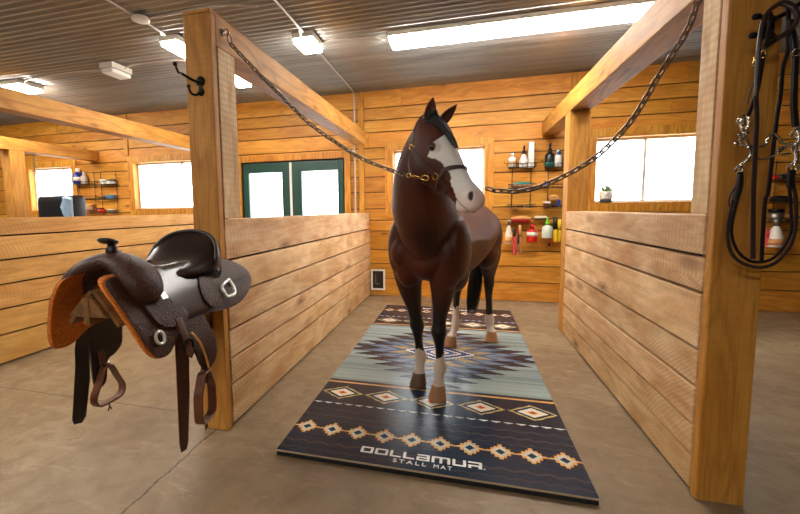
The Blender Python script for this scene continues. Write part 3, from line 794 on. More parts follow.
LGREEN = plain('lime_plastic', (120, 214, 50), .4); CLR = plain('milky_bottle', (196, 202, 186), .25); BRW = plain('light_wood', (196, 140, 80), .55); BLUE = plain('blue_plastic', (30, 60, 150), .35); NAVY = plain('cobalt_bottle', (26, 40, 120), .3)
REDBR = plain('red_bristle', (170, 26, 20), .8, bump=.8, bscale=150)
def bottle(label, u, vb, vt, dia, body, capm, shape='round', spray=None, band=None, y=6.80, hang=False, group=None, name='bottle'):
    b = at(u, vb, y); tp = at(u, vt, y); H = tp.z-b.z; c = V((b.x, y, b.z)); r = dia/2
    t = thing(name, label, 'bottle', c, group)
    hb = H*(.74 if spray is None else .62)
    if shape == 'round': prof = [(.001, 0), (r*.92, 0), (r, .012), (r, hb*.80), (r*.85, hb*.9), (r*.4, hb), (r*.36, hb+.01), (.001, hb+.01)]
    elif shape == 'cone': prof = [(.001, 0), (r*.95, 0), (r, .012), (r*.95, hb*.5), (r*.6, hb*.85), (r*.32, hb), (.001, hb+.005)]
    else: prof = [(.001, 0), (r*.8, 0), (r*.9, .02), (r, hb*.5), (r, hb+.02), (.001, hb+.02)]
    MB().lathe(prof, c, 20).build('body', body, t)
    mb = MB()
    if spray:
        mb.lathe([(.001, hb+.006), (r*.42, hb+.006), (r*.42, hb+(H-hb)*.35), (r*.25, hb+(H-hb)*.5), (.001, hb+(H-hb)*.5)], c, 14)
        z1 = c.z+H; mb.box((c.x-.012, y-.05, z1-(H-hb)*.45), (c.x+.012, y+.02, z1), .006)
        mb.box((c.x-.006, y-.045, z1-(H-hb)*.9), (c.x+.006, y-.032, z1-(H-hb)*.4), .003)
        mb.build('spray_head', capm, t)
    else:
        mb.lathe([(.001, hb+.011), (r*.45, hb+.011), (r*.42, H), (.001, H)], c, 14); mb.build('cap', capm, t)
    if band:
        z0, z1, bm_ = band; MB().lathe([(r*.6, hb*z0), (r+.0012, hb*z0+.001), (r+.0012, hb*z1), (r*.6, hb*z1)], c, 20).build('label_band', bm_, t)
    return t
LBL = plain('label_cream', (206, 196, 180), .5); ORL = plain('label_orange', (214, 150, 90), .5)
bottle('small white bottle at the left end of the top shelf', 512, 167, 153, .11, WHB, WHB, band=(.3, .55, ORL))
bottle('white spray bottle with black head on the top shelf', 523.5, 167.5, 146, .13, WHB, BLK, 'cone', spray=1, band=(.15, .45, LBL))
p0 = at(528, 167.5, 6.80); p1 = at(534, 142, 6.80); t = thing('tall_box', 'tall white box beside the white spray bottle on the top shelf', 'box', ((p0.x+p1.x)/2, 6.8, p0.z))
MB().box((p0.x, 6.76, p0.z), (p1.x, 6.84, p1.z), .004).build('carton', WHB, t); MB().box((p1.x+.0005, 6.763, p0.z+.02), (p1.x+.004, 6.837, p0.z+.22)).build('side_stripe', YEL, t)
bottle('black spray bottle with teal label on the shelf beside the short post', 549.5, 167, 143.5, .135, BLK, BLK, spray=1, band=(.05, .3, TEAL))
MB_ = bottle('white bottle with a round blue mark beside the black spray bottle', 557.8, 167, 149.5, .10, WHB, WHB, band=(.1, .2, LBL))
cc_ = at(557, 157, 6.75); MB().lathe([(.014, 0), (.028, 0), (.028, .002), (.014, .002)], (MB_.location.x, 6.75, MB_.location.z+.20), 16, (0, -1, 0)).build('printed_mark', BLUE, MB_)
def block(name, label, cat, u0, v0, u1, v1, mat, dep=.07, y=6.79, bev=.008):
    a, b = at(u0, v0, y), at(u1, v1, y); x0, x1 = sorted((a.x, b.x)); z0, z1 = sorted((a.z, b.z))
    o = MB().box((x0, y-dep/2, z0), (x1, y+dep/2, z1), bev).build(name, mat, loc=((x0+x1)/2, y, z0)); tag(o, label, cat); return o
def brush(label, u0, u1, vt, vb, backm, brm, y=6.79, dep=.075):
    a, b = at(u0, vt, y), at(u1, vb, y); x0, x1, z1, z0 = a.x, b.x, a.z, b.z; h = z1-z0
    t = thing('grooming_brush', label, 'brush', ((x0+x1)/2, y, z0))
    mb = MB(); n = 12
    R = []
    for k in range(n+1):
        s = k/n; w = math.sin(PI*min(max(s, .06), .94))**.45; x = x0+(x1-x0)*s
        R.append([V((x, y+dep/2*w*math.cos(q), z0+h*.55+h*.45*w*max(0, math.sin(q))-.003*(q > PI))) for q in [j*2*PI/12 for j in range(12)]])
    mb.rings(R); mb.build('brush_back', backm, t)
    mb = MB()
    nx_, ny_ = max(6, int((x1-x0)/.012)), 5
    for i in range(nx_):
        for j in range(ny_):
            x = x0+.012+(x1-x0-.024)*i/(nx_-1); yy = y-dep*.36+dep*.72*j/(ny_-1); mb.tube([(x, yy, z0+h*.56), (x+random.uniform(-.003, .003), yy, z0)], .0042, 5)
    mb.build('bristles', brm, t); return t
brush('teal grooming brush on the second shelf of the left rack', 513, 532, 182, 187, TEAL, BRW)
block('soap_box', 'small blue box on the second shelf beside the short post', 'box', 543.5, 181.5, 547.5, 187, BLUE)
def comb(label, u0, v, u1, mat, y=6.77):
    a, b = at(u0, v, y), at(u1, v, y); t = thing('mane_comb', label, 'comb', ((a.x+b.x)/2, y, a.z))
    mb = MB(); mb.tube([a, a+(b-a)*.45], [.012, .011], 8); mb.box((a.x+(b.x-a.x)*.45, y-.006, a.z-.006), (b.x, y+.006, a.z+.012), .003)
    for k in range(14): x = a.x+(b.x-a.x)*(.47+.5*k/13); mb.tube([(x, y, a.z), (x, y-.03, a.z-.004)], .002, 4)
    mb.build('comb_body', mat, t)
comb('dark metal comb lying on the third shelf of the left rack', 511, 206.5, 524, M['black_iron'])
comb('grey scraper comb lying on the third shelf, right of the dark comb', 524.5, 206, 533, M['steel'])
def jar(label, u, vb, vt, dia, body, lid):
    b = at(u, vb, 6.80); H = at(u, vt, 6.80).z-b.z; c = V((b.x, 6.8, b.z)); t = thing('jar', label, 'jar', c)
    MB().lathe([(.001, 0), (dia/2, 0), (dia/2, H*.72), (.001, H*.72)], c, 18).build('body', body, t); MB().lathe([(.001, H*.725), (dia/2*1.03, H*.725), (dia/2*1.03, H), (.001, H)], c, 18).build('lid', lid, t)
jar('brown jar with pale lid on the third shelf beside the short post', 546.5, 208, 201.5, .10, plain('brown_jar', (120, 62, 34), .3), WHB)
brush('light wooden brush leaning above the brown jar', 549, 559, 195, 200.5, BRW, BRW)
block('soap_box', 'little blue and white packet at the end of the third shelf', 'box', 557.5, 199.5, 560, 206, BLUE)
brush('wooden backed brush with red bristles on top of the hook rail', 511.5, 530.5, 215.8, 222.5, BRW, REDBR, 6.76)
block('sponge_block', 'long pale block resting on the rail beside the green topped bottle', 'block', 535, 216, 546.5, 218.2, plain('pale_block', (214, 196, 168), .7))
bottle('white squeeze bottle hanging at the left end of the hook rail', 508.5, 243.5, 219.5, .105, plain('white_orange_bottle', (222, 208, 190), .35), M['steel'], 'cone', y=6.74, band=(.05, .4, ORL))
bottle('red bottle hanging from the hook rail', 532, 242, 224, .16, RED, RED, 'round', y=6.74, band=(.45, .75, LBL))
bottle('clear spray bottle with lime green head hanging from the rail', 547, 238, 217.5, .15, CLR, LGREEN, 'round', spray=1, y=6.74)
def hang_tool(label, name, cat, u, vt, vb, w, topm, botm, split=.4, tilt=0.):
    a, b = at(u, vt, 6.745), at(u+tilt, vb, 6.745); t = thing(name, label, cat, a); d = b-a
    MB().tube([a, a+d*split], [w*.35, w*.42], 10).build('handle', topm, t)
    MB().tube([a+d*(split+.001), a+d*(split+.06), a+d*.96, b], [w*.4, w*.5, w*.5, w*.42], 10, flat=.7).build('head', botm, t)
hang_tool('pink handled tool hanging left of the wooden brush', 'hoof_pick', 'tool', 514.5, 228, 255, .055, BLK, PINK, .32)
hang_tool('wooden hoof brush hanging left of the red bottle', 'hoof_brush', 'brush', 520, 225, 254, .055, BRW, plain('tan_bristle', (170, 120, 76), .7), .4, .8)
hang_tool('dark and red knife like tool between the wooden brush and red bottle', 'hoof_knife', 'tool', 518.3, 229, 244, .035, RED, BLK, .35)
hang_tool('black clippers with yellow body hanging at the short post', 'hair_clippers', 'clippers', 555.2, 216.5, 242, .085, BLK, YEL, .5)
hang_tool('second black and yellow tool right beside the clippers', 'hair_clippers', 'clippers', 559.5, 219, 241.5, .07, YEL, YEL, .5)
hang_tool('small pink and black tool under the green headed spray bottle', 'hoof_pick', 'tool', 550.5, 238, 246, .045, PINK, BLK, .6, -1.5)
# far left rack
def X2(u): return at(u, 190, 6.80).x
wire_rack('wire shelf rack at far left between the two windows, left unit with the blue bottle', X2(76), X2(96), [zat(85, 184.5), zat(85, 199), zat(85, 213)], zat(85, 172))
wire_rack('wire shelf rack at far left, right unit beside the window frame', X2(98), X2(118), [zat(108, 184.5), zat(108, 199), zat(108, 213)], zat(108, 172))
bottle('cobalt blue bottle on the far left rack', 78.6, 184, 168.5, .19, NAVY, WHB, band=(.25, .6, LBL))
bottle('small frosted bottle beside the cobalt blue bottle', 84.5, 184, 172, .13, plain('frosted_bottle', (200, 180, 160), .3), WHB)
jar('white tub at the right on the top far left shelf', 104.5, 184, 179.5, .16, WHB, WHB)
jar('white tub at the end of the top far left shelf', 111.5, 184, 179.8, .18, plain('white_tub', (240, 236, 228), .4), BLK)
block('tool_tray', 'blue grey tray on the middle shelf of the far left rack', 'tray', 107, 195, 115, 198.5, plain('blue_tray', (80, 130, 170), .4))
comb('dark comb on the middle shelf of the far left rack', 99, 198, 107, M['black_iron'])
jar('dark jar with red label on the bottom far left shelf', 101, 212.5, 208, .13, RED, BLK)
jar('tan tub at left on the bottom far left shelf', 90, 212, 204, .17, plain('tan_tub', (170, 120, 80), .5), BRW)
jar('grey jar at right on the bottom far left shelf', 112, 212.5, 209, .15, M['steel'], WHB)
# stall rack seen between the reins, right edge
def X3(u): return at(u, 210, 6.80).x
wire_rack('wire shelf rack on the back wall at the right edge, seen through the bridle', X3(769), X3(797), [at(783, 179, 6.8).z, at(783, 203, 6.8).z, at(783, 222, 6.8).z], at(783, 160, 6.8).z)
brush('black oval brush on the middle shelf behind the reins', 770.5, 789, 195.5, 201.5, BLK, BLK)
jar('steel tin on the lower shelf behind the reins', 775.5, 221.5, 209, .16, M['steel'], M['black_iron'])
block('sponge_block', 'pale wooden block on the lower shelf at the right edge', 'block', 780, 214, 792, 218.5, BRW)
bottle('white squeeze bottle with orange print hanging at the right edge behind the reins', 774.5, 247, 219, .17, plain('white_bottle_hanging', (226, 218, 208), .35), M['steel'], 'cone', y=6.74, band=(.1, .4, ORL))
hang_tool('pink tool hanging beside the white bottle behind the reins', 'hoof_pick', 'tool', 767.8, 230, 246, .05, PINK, PINK, .4)
block('soap_box', 'little red box on the upper shelf behind the reins', 'box', 772, 175.5, 777, 179, RED)
brush('dark brush on the upper shelf at the right edge', 780, 790, 173.5, 179, BLK, BLK)
# ------------------------------------------------------------------ saddle and its rack
def leather(name, rgb, rough, tool=0., var=.15):
    t = NT(name); c = hexc(*rgb); co = t.coords()
    n = t.noise(co, 25., 5); 
    col = t.mix(t.fr(n, .3, .7), tuple(x*(1-var) for x in c), tuple(x*(1+var) for x in c))
    t.set('Roughness', rough); t.set('Specular IOR Level', .3 if tool else .42)
    if tool:
        w = t.noise(co, 11., 2); cv = t.n.new('ShaderNodeVectorMath'); cv.operation = 'ADD'
        vo = t.n.new('ShaderNodeTexVoronoi'); vo.feature = 'SMOOTH_F1'; vo.inputs['Scale'].default_value = 42.
        cb = t.n.new('ShaderNodeCombineXYZ'); 
        for k in range(3): t.l(t.math('MULTIPLY', w, .06), cb.inputs[k])
        t.l(co, cv.inputs[0]); t.l(cb.outputs[0], cv.inputs[1]); t.l(cv.outputs[0], vo.inputs['Vector'])
        rings = t.math('SINE', t.math('MULTIPLY', vo.outputs['Distance'], 26.))
        rings = t.fr(rings, -.2, .8)
        col = t.mix(t.math('MULTIPLY', rings, .5), tuple(x*.45 for x in c), col)
        col = t.mix(t.math('MULTIPLY', t.math('SUBTRACT', 1., rings), .55), col, tuple(x*.35 for x in c))
        t.bump(rings, .5, .003)
    else: t.bump(t.noise(co, 180., 2), .12, .001)
    t.set('Base Color', col); return t.m
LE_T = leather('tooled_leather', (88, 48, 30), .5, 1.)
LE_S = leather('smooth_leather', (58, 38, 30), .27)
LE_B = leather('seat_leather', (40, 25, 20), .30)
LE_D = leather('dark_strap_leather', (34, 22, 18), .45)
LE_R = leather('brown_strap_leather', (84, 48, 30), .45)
FLEECE = plain('orange_fleece', (206, 112, 30), .95, bump=1., bscale=90, var=.3)
SX = -1.62
def prof(z): return float(np.interp(z, [.2, .8, .9, 1.0, 1.1, 1.2, 1.28], [.36, .32, .29, .25, .20, .13, .05]))
saddle = thing('western_saddle', 'dark brown tooled western saddle on a wooden rack on the left post', 'saddle', (SX, 1.9, 1.0))
def drape(name, poly, side, off, thick, mat, parent=None, smooth=True, step=.03, rounds=4, pf=prof):
    pts = smoothpath([(0, a, b) for a, b in poly], rounds, True) if rounds else [V((0, a, b)) for a, b in poly]
    bm = bmesh.new(); vs = [bm.verts.new(p) for p in pts]; bm.faces.new(vs)
    ys = [p.y for p in pts]; zs = [p.z for p in pts]
    for ax, lo, hi in ((1, min(ys), max(ys)), (2, min(zs), max(zs))):
        q = lo+step
        while q < hi:
            n = V((0, 0, 0)); n[ax] = 1; c = V((0, 0, 0)); c[ax] = q
            bmesh.ops.bisect_plane(bm, geom=bm.verts[:]+bm.edges[:]+bm.faces[:], plane_co=c, plane_no=n); q += step
    bmesh.ops.triangulate(bm, faces=[f for f in bm.faces if len(f.verts) > 4])
    bmesh.ops.recalc_face_normals(bm, faces=bm.faces[:])
    r0 = bm.faces[:]; bm.normal_update()
    sgn = 1 if sum(f.normal.x for f in r0) > 0 else -1
    inner = {v: None for v in bm.verts}
    base = list(bm.verts); faces = [[v for v in f.verts] for f in r0]; bnd = [e for e in bm.edges if len(e.link_faces) == 1]
    bnd = [(e.verts[0], e.verts[1]) for e in bnd]
    for v in base: v.co.x = SX+side*(pf(v.co.z)+off)
    for v in base: inner[v] = bm.verts.new(v.co-V((side*thick, 0, -.25*thick)))
    for f in faces: bm.faces.new([inner[v] for v in reversed(f)])
    for a, b in bnd: bm.faces.new([a, b, inner[b], inner[a]])
    for f in bm.faces: f.smooth = smooth
    m = MB(); m.bm.free(); m.bm = bm
    return m.build(name, mat, parent if parent else saddle, bevel=.0025)
skF = [(1.40, 1.20), (1.50, 1.215), (1.62, 1.20), (1.76, 1.06), (1.74, .95), (1.64, .90), (1.56, .845), (1.485, .845), (1.445, .90), (1.415, 1.02), (1.395, 1.12)]
skR = [(1.72, 1.0), (1.78, 1.17), (2.02, 1.225), (2.18, 1.225), (2.34, 1.185), (2.46, 1.12), (2.475, 1.04), (2.36, .965), (2.19, .925), (1.98, .935), (1.82, .955)]
for s in (1, -1):
    drape('skirt', skR, s, .0, .010, LE_T); drape('skirt', skF, s, .002, .010, LE_T)
    g = [(1.55+(a-1.55)*1.02-.006, 1.03+(b-1.03)*1.015) for a, b in skF]
    drape('fleece_lining', g, s, -.012, .022, FLEECE); drape('fleece_lining', skR, s, -.013, .018, FLEECE)
    jk = [(1.64, 1.235), (1.76, 1.225), (1.92, 1.225), (2.04, 1.19), (2.04, 1.06), (1.95, .975), (1.84, .958), (1.74, .968), (1.66, .99), (1.62, 1.10)]
    drape('seat_jockey', jk, s, .016, .010, LE_S)
    rj = [(2.03, 1.20), (2.15, 1.225), (2.30, 1.18), (2.43, 1.10), (2.40, 1.075), (2.18, 1.05), (2.03, .975), (1.95, .965), (1.90, 1.02), (1.92, 1.11)]
    drape('rear_jockey', rj, s, .028, .008, LE_T)
    fj = [(1.50, 1.13), (1.58, 1.135), (1.68, 1.07), (1.745, .99), (1.70, .955), (1.60, .955), (1.53, 1.0)]
    drape('front_jockey', fj, s, .018, .010, LE_T)
def grid_loft(st, hwf, n=24):
    R = []
    for (hw, yc, zc, ys, zs) in st:
        ring = []
        for i in range(n+1):
            t = -1+2*i/n; ring.append(V((SX+hw*math.sin(t*PI/2), yc+(ys-yc)*t*t, zc+(zs-zc)*abs(t)**2.2)))
        R.append(ring)
    return R
st = [(.10, 1.60, 1.245, 1.60, 1.17), (.135, 1.70, 1.222, 1.70, 1.155), (.165, 1.80, 1.208, 1.79, 1.155), (.19, 1.90, 1.21, 1.86, 1.175), (.205, 1.98, 1.235, 1.93, 1.175), (.215, 2.06, 1.285, 1.985, 1.185), (.225, 2.12, 1.345, 2.025, 1.192), (.235, 2.16, 1.378, 2.045, 1.194), (.238, 2.185, 1.375, 2.065, 1.188), (.235, 2.20, 1.34, 2.09, 1.165), (.225, 2.22, 1.26, 2.11, 1.14)]
R = grid_loft(st, None)
rings = [r + [p-V((0, 0, .035)) for p in reversed(r)] for r in R]
MB().rings(rings).build('seat', LE_B, saddle, smooth=True)
rim = [p+V((0, .004, .006)) for p in R[7]]
MB().tube(rim, [.008]+[.012]*(len(rim)-2)+[.008], 10).build('cantle_binding', LE_D, saddle)
# fork with swells, horn
mb = MB(); FR_ = []
path = [(.225, 1.08, .026), (.212, 1.12, .058), (.175, 1.185, .072), (.105, 1.240, .066), (.045, 1.262, .058), (0, 1.270, .055)]
full = [(a, z, r) for a, z, r in path]+[(-a, z, r) for a, z, r in reversed(path[:-1])]
pts = smoothpath([(a, z, r) for a, z, r in full], 3)
ctr = [V((SX+p.x, 1.575-.02*abs(p.x)/.2, p.y)) for p in pts]
for i, c in enumerate(ctr):
    t = (ctr[min(i+1, len(ctr)-1)]-ctr[max(i-1, 0)]).normalized(); r = pts[i].z; yv = V((0, 1, 0)); up = t.cross(yv).normalized()
    FR_.append([c+yv*(r*1.45*math.cos(q)+.0*math.sin(q))+up*(r*.82*math.sin(q)) for q in [k*2*PI/18 for k in range(18)]])
mb.rings(FR_); mb.build('fork', LE_T, saddle, smooth=True)
hc = atx(108, 241.5, SX); hb_ = V((SX, 1.575, 1.305))
mb = MB(); mb.tube(smoothpath([hb_, hb_+V((0, -.012, .025)), V((SX, hc.y+.025, hc.z-.025)), V((SX, hc.y+.012, hc.z-.006))], 4), [.036]+[.028]*3+[.022]*4+[.018]*5, 14)
ax = V((.0, .22, .97)).normalized()
mb.lathe([(.001, -.012), (.030, -.012), (.044, -.004), (.047, .003), (.042, .010), (.02, .014), (.001, .015)], (SX, hc.y, hc.z), 24, ax)
mb.build('horn', LE_B, saddle, smooth=True)
# silver: conchos, rigging rings, rear buckle
for (y, z) in ((1.605, 1.105), (2.10, 1.155)):
    c = V((SX+prof(z)+.052, y, z)); m3 = Matrix.Rotation(-.62, 3, 'Y')
    mb = MB(); mb.box(c-V((.003, .019, .019)), c+V((.003, .019, .019)), .002, m3)
    for k in (-.009, .009):
        mb.box(c+V((.002, k-.003, -.012)), c+V((.0055, k+.003, .012)), .001, m3, c)
    mb.build('concho', M['silver'], saddle)
rc = V((SX+prof(.93)+.015, 1.515, .93)); mb = MB(); mb.tube([rc+V((-.3*.028*math.sin(a), .026*math.cos(a), .028*math.sin(a))) for a in [k*PI/10 for k in range(20)]], .0075, 8, closed=True); mb.build('rigging_ring', M['silver'], saddle)
bc = V((SX+prof(1.04)+.035, 2.13, 1.04)); mb = MB()
def dp(a, b): return bc+V((-.55*b, a, b))
mb.tube(smoothpath([dp(-.05, .018), dp(-.052, -.03), dp(-.04, -.042), dp(.035, -.038), dp(.058, -.005), dp(.05, .035), dp(.04, .042)], 4, True), .0105, 8, closed=True); mb.build('dee_buckle', M['silver'], saddle)
# fenders, straps, stirrups
fn = [(1.66, 1.02), (1.82, 1.0), (1.875, .90), (1.90, .79), (1.885, .71), (1.82, .67), (1.755, .70), (1.715, .80), (1.68, .92)]
drape('fender', fn, 1, .005, .010, LE_T)
ff = [(1.66, 1.0), (1.86, .98), (1.90, .82), (1.90, .73), (1.85, .685), (1.80, .66), (1.79, .55), (1.75, .52), (1.71, .56), (1.69, .75)]
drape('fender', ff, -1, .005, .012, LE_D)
drape('cinch_strap', [(1.632, 1.02), (1.71, 1.02), (1.73, .80), (1.722, .55), (1.700, .32), (1.685, .285), (1.645, .29), (1.635, .34), (1.632, .60), (1.630, .85)], 1, .012, .006, LE_R, rounds=0, pf=lambda z: prof(max(z, .95))+max(0, (.95-z))*-.02)
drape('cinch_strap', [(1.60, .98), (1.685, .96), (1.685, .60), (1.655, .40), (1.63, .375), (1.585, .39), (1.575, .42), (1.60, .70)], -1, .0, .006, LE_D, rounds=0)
drape('tie_strap', [(1.64, .98), (1.685, .98), (1.69, .80), (1.665, .78), (1.64, .80)], 1, .022, .006, LE_R, rounds=0)
rg = V((SX+prof(.85)+.022, 1.665, .845)); mb = MB(); mb.tube([rg+V((0, .034*math.cos(a), .034*math.sin(a))) for a in [k*PI/12 for k in range(24)]], .005, 8, closed=True); mb.build('cinch_ring', M['black_iron'], saddle)
hl = MB()
for k in range(6): 
    z = .75-.075*k; hl.lathe([(.001, 0), (.0045, 0), (.0045, .001), (.001, .001)], (SX+prof(.95)+.013, 1.685-.003*k, z), 8, (1, 0, 0))
hl.build('strap_holes', M['brass'], saddle)
STW = leather('stirrup_leather', (104, 58, 34), .4)
def stirrup(cx, cy, zt, dirv, hgt, bw, s_name):
    d = V(dirv).normalized(); c = V((cx, cy, zt)); nrm = d.cross(V((0, 0, 1)))
    half = [(.0, 0), (.022, -.004), (.036, -.025), (.052, -.06), (.072, -.10), (bw/2, -.145), (bw/2-.003, -hgt+.022), (bw/2-.03, -hgt), (.0, -hgt-.003)]
    loop = [(a, b) for a, b in half]+[(-a, b) for a, b in reversed(half[1:-1])]
    P = smoothpath([c+d*a+V((0, 0, b)) for a, b in loop], 4, True)
    ctr = c-V((0, 0, hgt*.55)); N = [(p-ctr) for p in P]
    root = MB().ribbon(P, .052, .012, N, closed=True).build('stirrup', STW, saddle, smooth=False, bevel=.002)
    m = MB(); m.tube([c+d*-.018+V((0, 0, .012)), c+d*.018+V((0, 0, .012))], .009, 10); m.build('stirrup_bolt', M['chrome'], root)
    m = MB(); q = c-V((0, 0, hgt+.012)); m.tube([q, q-V((0, 0, .02)), q+d*.012-V((0, 0, .045))], .004, 6); m.tube([q-V((0, 0, .02)), q-d*.012-V((0, 0, .045))], .004, 6); m.build('hobble_tie', LE_D, root)
    return root
a = atx(111, 362, -1.93); stirrup(-1.93, a.y-.03, a.z-.01, (0, 1, 0), .205, .19, 'far')
a = atx(204, 372, -1.30); stirrup(-1.30, a.y-.0, a.z-.0, (-.15, 1.0, 0), .255, .15, 'near')
# stirrup leathers between fender and stirrup
a = atx(204, 366, -1.30); mb = MB(); mb.ribbon([V((-1.30, 1.80, .72)), V((-1.298, a.y+.0, .66)), V((-1.298, a.y, .60))], .045, .010, (1, -.5, 0)); mb.build('stirrup_leather', LE_R, saddle)
mb = MB(); mb.ribbon([V((-1.935, 1.75, .74)), V((-1.932, 1.755, .70)), V((-1.93, 1.755, .655))], .045, .012, (-1, 0, 0)); mb.build('stirrup_leather', LE_R, saddle)
mb = MB(); mb.tube(smoothpath([(-1.30, 1.70, .90), (-1.275, 1.73, .84), (-1.285, 1.78, .76), (-1.28, 1.80, .68)], 5), .006, 8); mb.build('tie_string', plain('tan_string', (200, 140, 70), .6), saddle)
# wooden saddle rack on the post
rack = thing('saddle_rack', 'wooden saddle rack sticking out of the left post under the saddle', 'saddle rack', (SX, 2.33, 1.05))
for s in (1, -1):
    th = .022; a0 = (SX+s*.018, 1.150); a1 = (SX+s*.150, 1.000)
    nx_, nz_ = -(a1[1]-a0[1]), (a1[0]-a0[0]); l = math.hypot(nx_, nz_); nx_, nz_ = nx_/l*th*(s), nz_/l*th*s
    mb = MB(); mb.poly([(a0[0], 1.44, a0[1]), (a1[0], 1.44, a1[1]), (a1[0]-nx_, 1.44, a1[1]-nz_), (a0[0]-nx_, 1.44, a0[1]-nz_)], (0, .885, 0)); mb.build('slanted_board', M['rack_wood'], rack, bevel=.003)
MB().box((SX-.016, 1.405, 1.0), (SX+.016, 2.329, 1.125), .004).build('centre_board', M['rack_wood'], rack)
mb = MB(); mb.poly([(SX-.11, 1.43, 1.035), (SX+.11, 1.43, 1.035), (SX+.02, 1.43, 1.125), (SX-.02, 1.43, 1.125)], (0, -.02, 0)); mb.build('end_block', M['rack_wood'], rack, bevel=.003)
MB().box((SX-.016, 2.29, .72), (SX+.016, 2.329, .999), .004).build('wall_cleat', M['rack_wood'], rack)

# ------------------------------------------------------------------ bridle on the right post
YBR = 2.20
br = thing('bridle', 'dark leather bridle with silver bit and reins hanging on the right foreground post', 'bridle', at(775, 10, YBR))
def bp(lst, y=YBR, n=5, closed=False): return smoothpath([at(q[0], q[1], q[2] if len(q) > 2 else y) for q in lst], n, closed)
NB = (0, -1, 0)
LBK = leather('black_bridle_leather', (24, 18, 17), .38); LBR = leather('bridle_leather', (50, 34, 30), .38)
def rib(name, pts, w, mat, th=.006, **k): 
    return MB().ribbon(bp(pts, **k), w, th, NB).build(name, mat, br, bevel=.0015)
rib('crown_strap', [(764.4, 47, 2.19), (776, 39.5, 2.19), (790, 30, 2.19), (797.5, 18, 2.2), (794, 7, 2.21), (783, 2.5, 2.22), (772, 8, 2.22)], .020, LBK)
mb = MB(); mb.tube(bp([(755.7, 99, 2.17), (757, 75, 2.17), (758.8, 48.6, 2.17), (762.5, 24, 2.18), (769, 11, 2.19), (780, 4, 2.2), (792, 8, 2.19), (797, 18, 2.185), (791, 30, 2.18), (777, 39, 2.18)]), .0085, 10); mb.build('throat_latch', LBR, br)
rib('hanging_strap', [(755.7, 96, 2.165), (756.8, 119, 2.165), (755, 158, 2.165), (753.6, 190, 2.165), (753, 225, 2.165), (753, 259, 2.165)], .019, LBR)
rib('cheek_strap', [(788.5, 8, 2.215), (788, 48.6, 2.215), (783, 68, 2.215), (780.5, 95, 2.215), (776.5, 122, 2.215), (768.5, 189, 2.215), (765, 202, 2.215), (762, 248, 2.215), (761.5, 262, 2.215)], .017, LBK)
rib('cheek_strap', [(790, 20, 2.21), (795, 54, 2.20), (794.5, 80, 2.195), (794, 104, 2.195), (795.5, 127, 2.195)], .026, LBK, th=.014)
rib('cheek_strap', [(771, 12, 2.215), (768, 34, 2.21), (763.5, 55, 2.205), (760, 78, 2.2), (755, 98, 2.2), (748, 116, 2.2)], .016, LBK)
rib('strap_end', [(756, 78, 2.19), (750, 92, 2.19), (746.5, 105, 2.19)], .010, leather('tan_strap_end', (120, 78, 50), .5))
def ring(mb, u, v, r, y=2.19, w=.004, sx=1., tilt=0.):
    c = at(u, v, y); mb.tube([c+V((r*sx*math.cos(a)*math.cos(tilt)-r*math.sin(a)*math.sin(tilt), .006*math.sin(a*2), r*sx*math.cos(a)*math.sin(tilt)+r*math.sin(a)*math.cos(tilt))) for a in [k*PI/9 for k in range(18)]], w, 8, closed=True)
mb = MB(); ring(mb, 763, 54, .017, 2.18, .0035, .7, -.5); c = at(757, 60, 2.18); mb.box(c-V((.012, .004, .006)), c+V((.004, .004, .012)), .002); ring(mb, 756, 63, .010, 2.18, .003); mb.build('buckle', M['brass'], br)
mb = MB(); ring(mb, 797, 52, .014, 2.185, .0035); mb.build('buckle', M['chrome'], br)
bit = MB()
bit.tube(bp([(744, 115, 2.195), (741, 124, 2.19), (743, 132, 2.185), (747.5, 143, 2.185), (751, 154, 2.185), (747, 160, 2.185), (741, 165, 2.19), (739.5, 169, 2.19)], n=4), .0055, 8)
bit.tube(bp([(748, 116, 2.195), (749, 124, 2.19), (746, 130, 2.19), (738.5, 136, 2.185)], n=4), .005, 8)
for (u, v, r) in ((743, 124, .010), (746, 133, .011), (736.2, 143.5, .010), (741, 139, .009), (749, 147, .009)): bit.ell(at(u, v, 2.18), (r, r*.8, r))
ring(bit, 741, 120, .014, 2.185, .0045, .8); ring(bit, 739.5, 169, .013, 2.19, .004); ring(bit, 744, 142, .016, 2.19, .004, .8)
bit.tube(bp([(747, 144, 2.19), (752, 147, 2.20), (761, 146.5, 2.205), (766, 144, 2.205), (768, 137.5, 2.205), (774, 133.8, 2.205), (779, 138, 2.205), (782, 143, 2.205), (788, 144, 2.20), (796, 144.5, 2.19)], n=4), .0055, 8)
bit.tube(bp([(751, 155, 2.19), (760.5, 159.3, 2.2), (771, 157, 2.2), (782, 150, 2.195), (792, 142, 2.19)], n=4), .0045, 8)
bit.tube(bp([(797, 127, 2.19), (800, 135, 2.19), (796, 146, 2.19), (797, 158, 2.19), (793, 166, 2.19)], n=4), .006, 8)
ring(bit, 797, 133, .017, 2.185, .0045); ring(bit, 793, 167, .015, 2.19, .0045); ring(bit, 797, 147, .016, 2.185, .005, .8)
bit.ell(at(780, 149, 2.19), (.018, .006, .007), M=Matrix.Rotation(-.7, 3, 'Y')); bit.ell(at(786, 154, 2.19), (.022, .006, .006), M=Matrix.Rotation(-.1, 3, 'Y'))
bit.build('bit', M['chrome'], br)
rein = [(739.5, 172, 2.2), (737, 186, 2.2), (731.4, 209, 2.2), (727.5, 234, 2.2), (731.5, 253, 2.2), (743, 263.5, 2.2), (760.5, 267.5, 2.2), (776, 262.5, 2.2), (789.5, 247, 2.2), (795.5, 228.6, 2.2), (796, 199, 2.2), (792, 180, 2.2), (793, 170, 2.2)]
rib('rein', rein, .015, LBR)
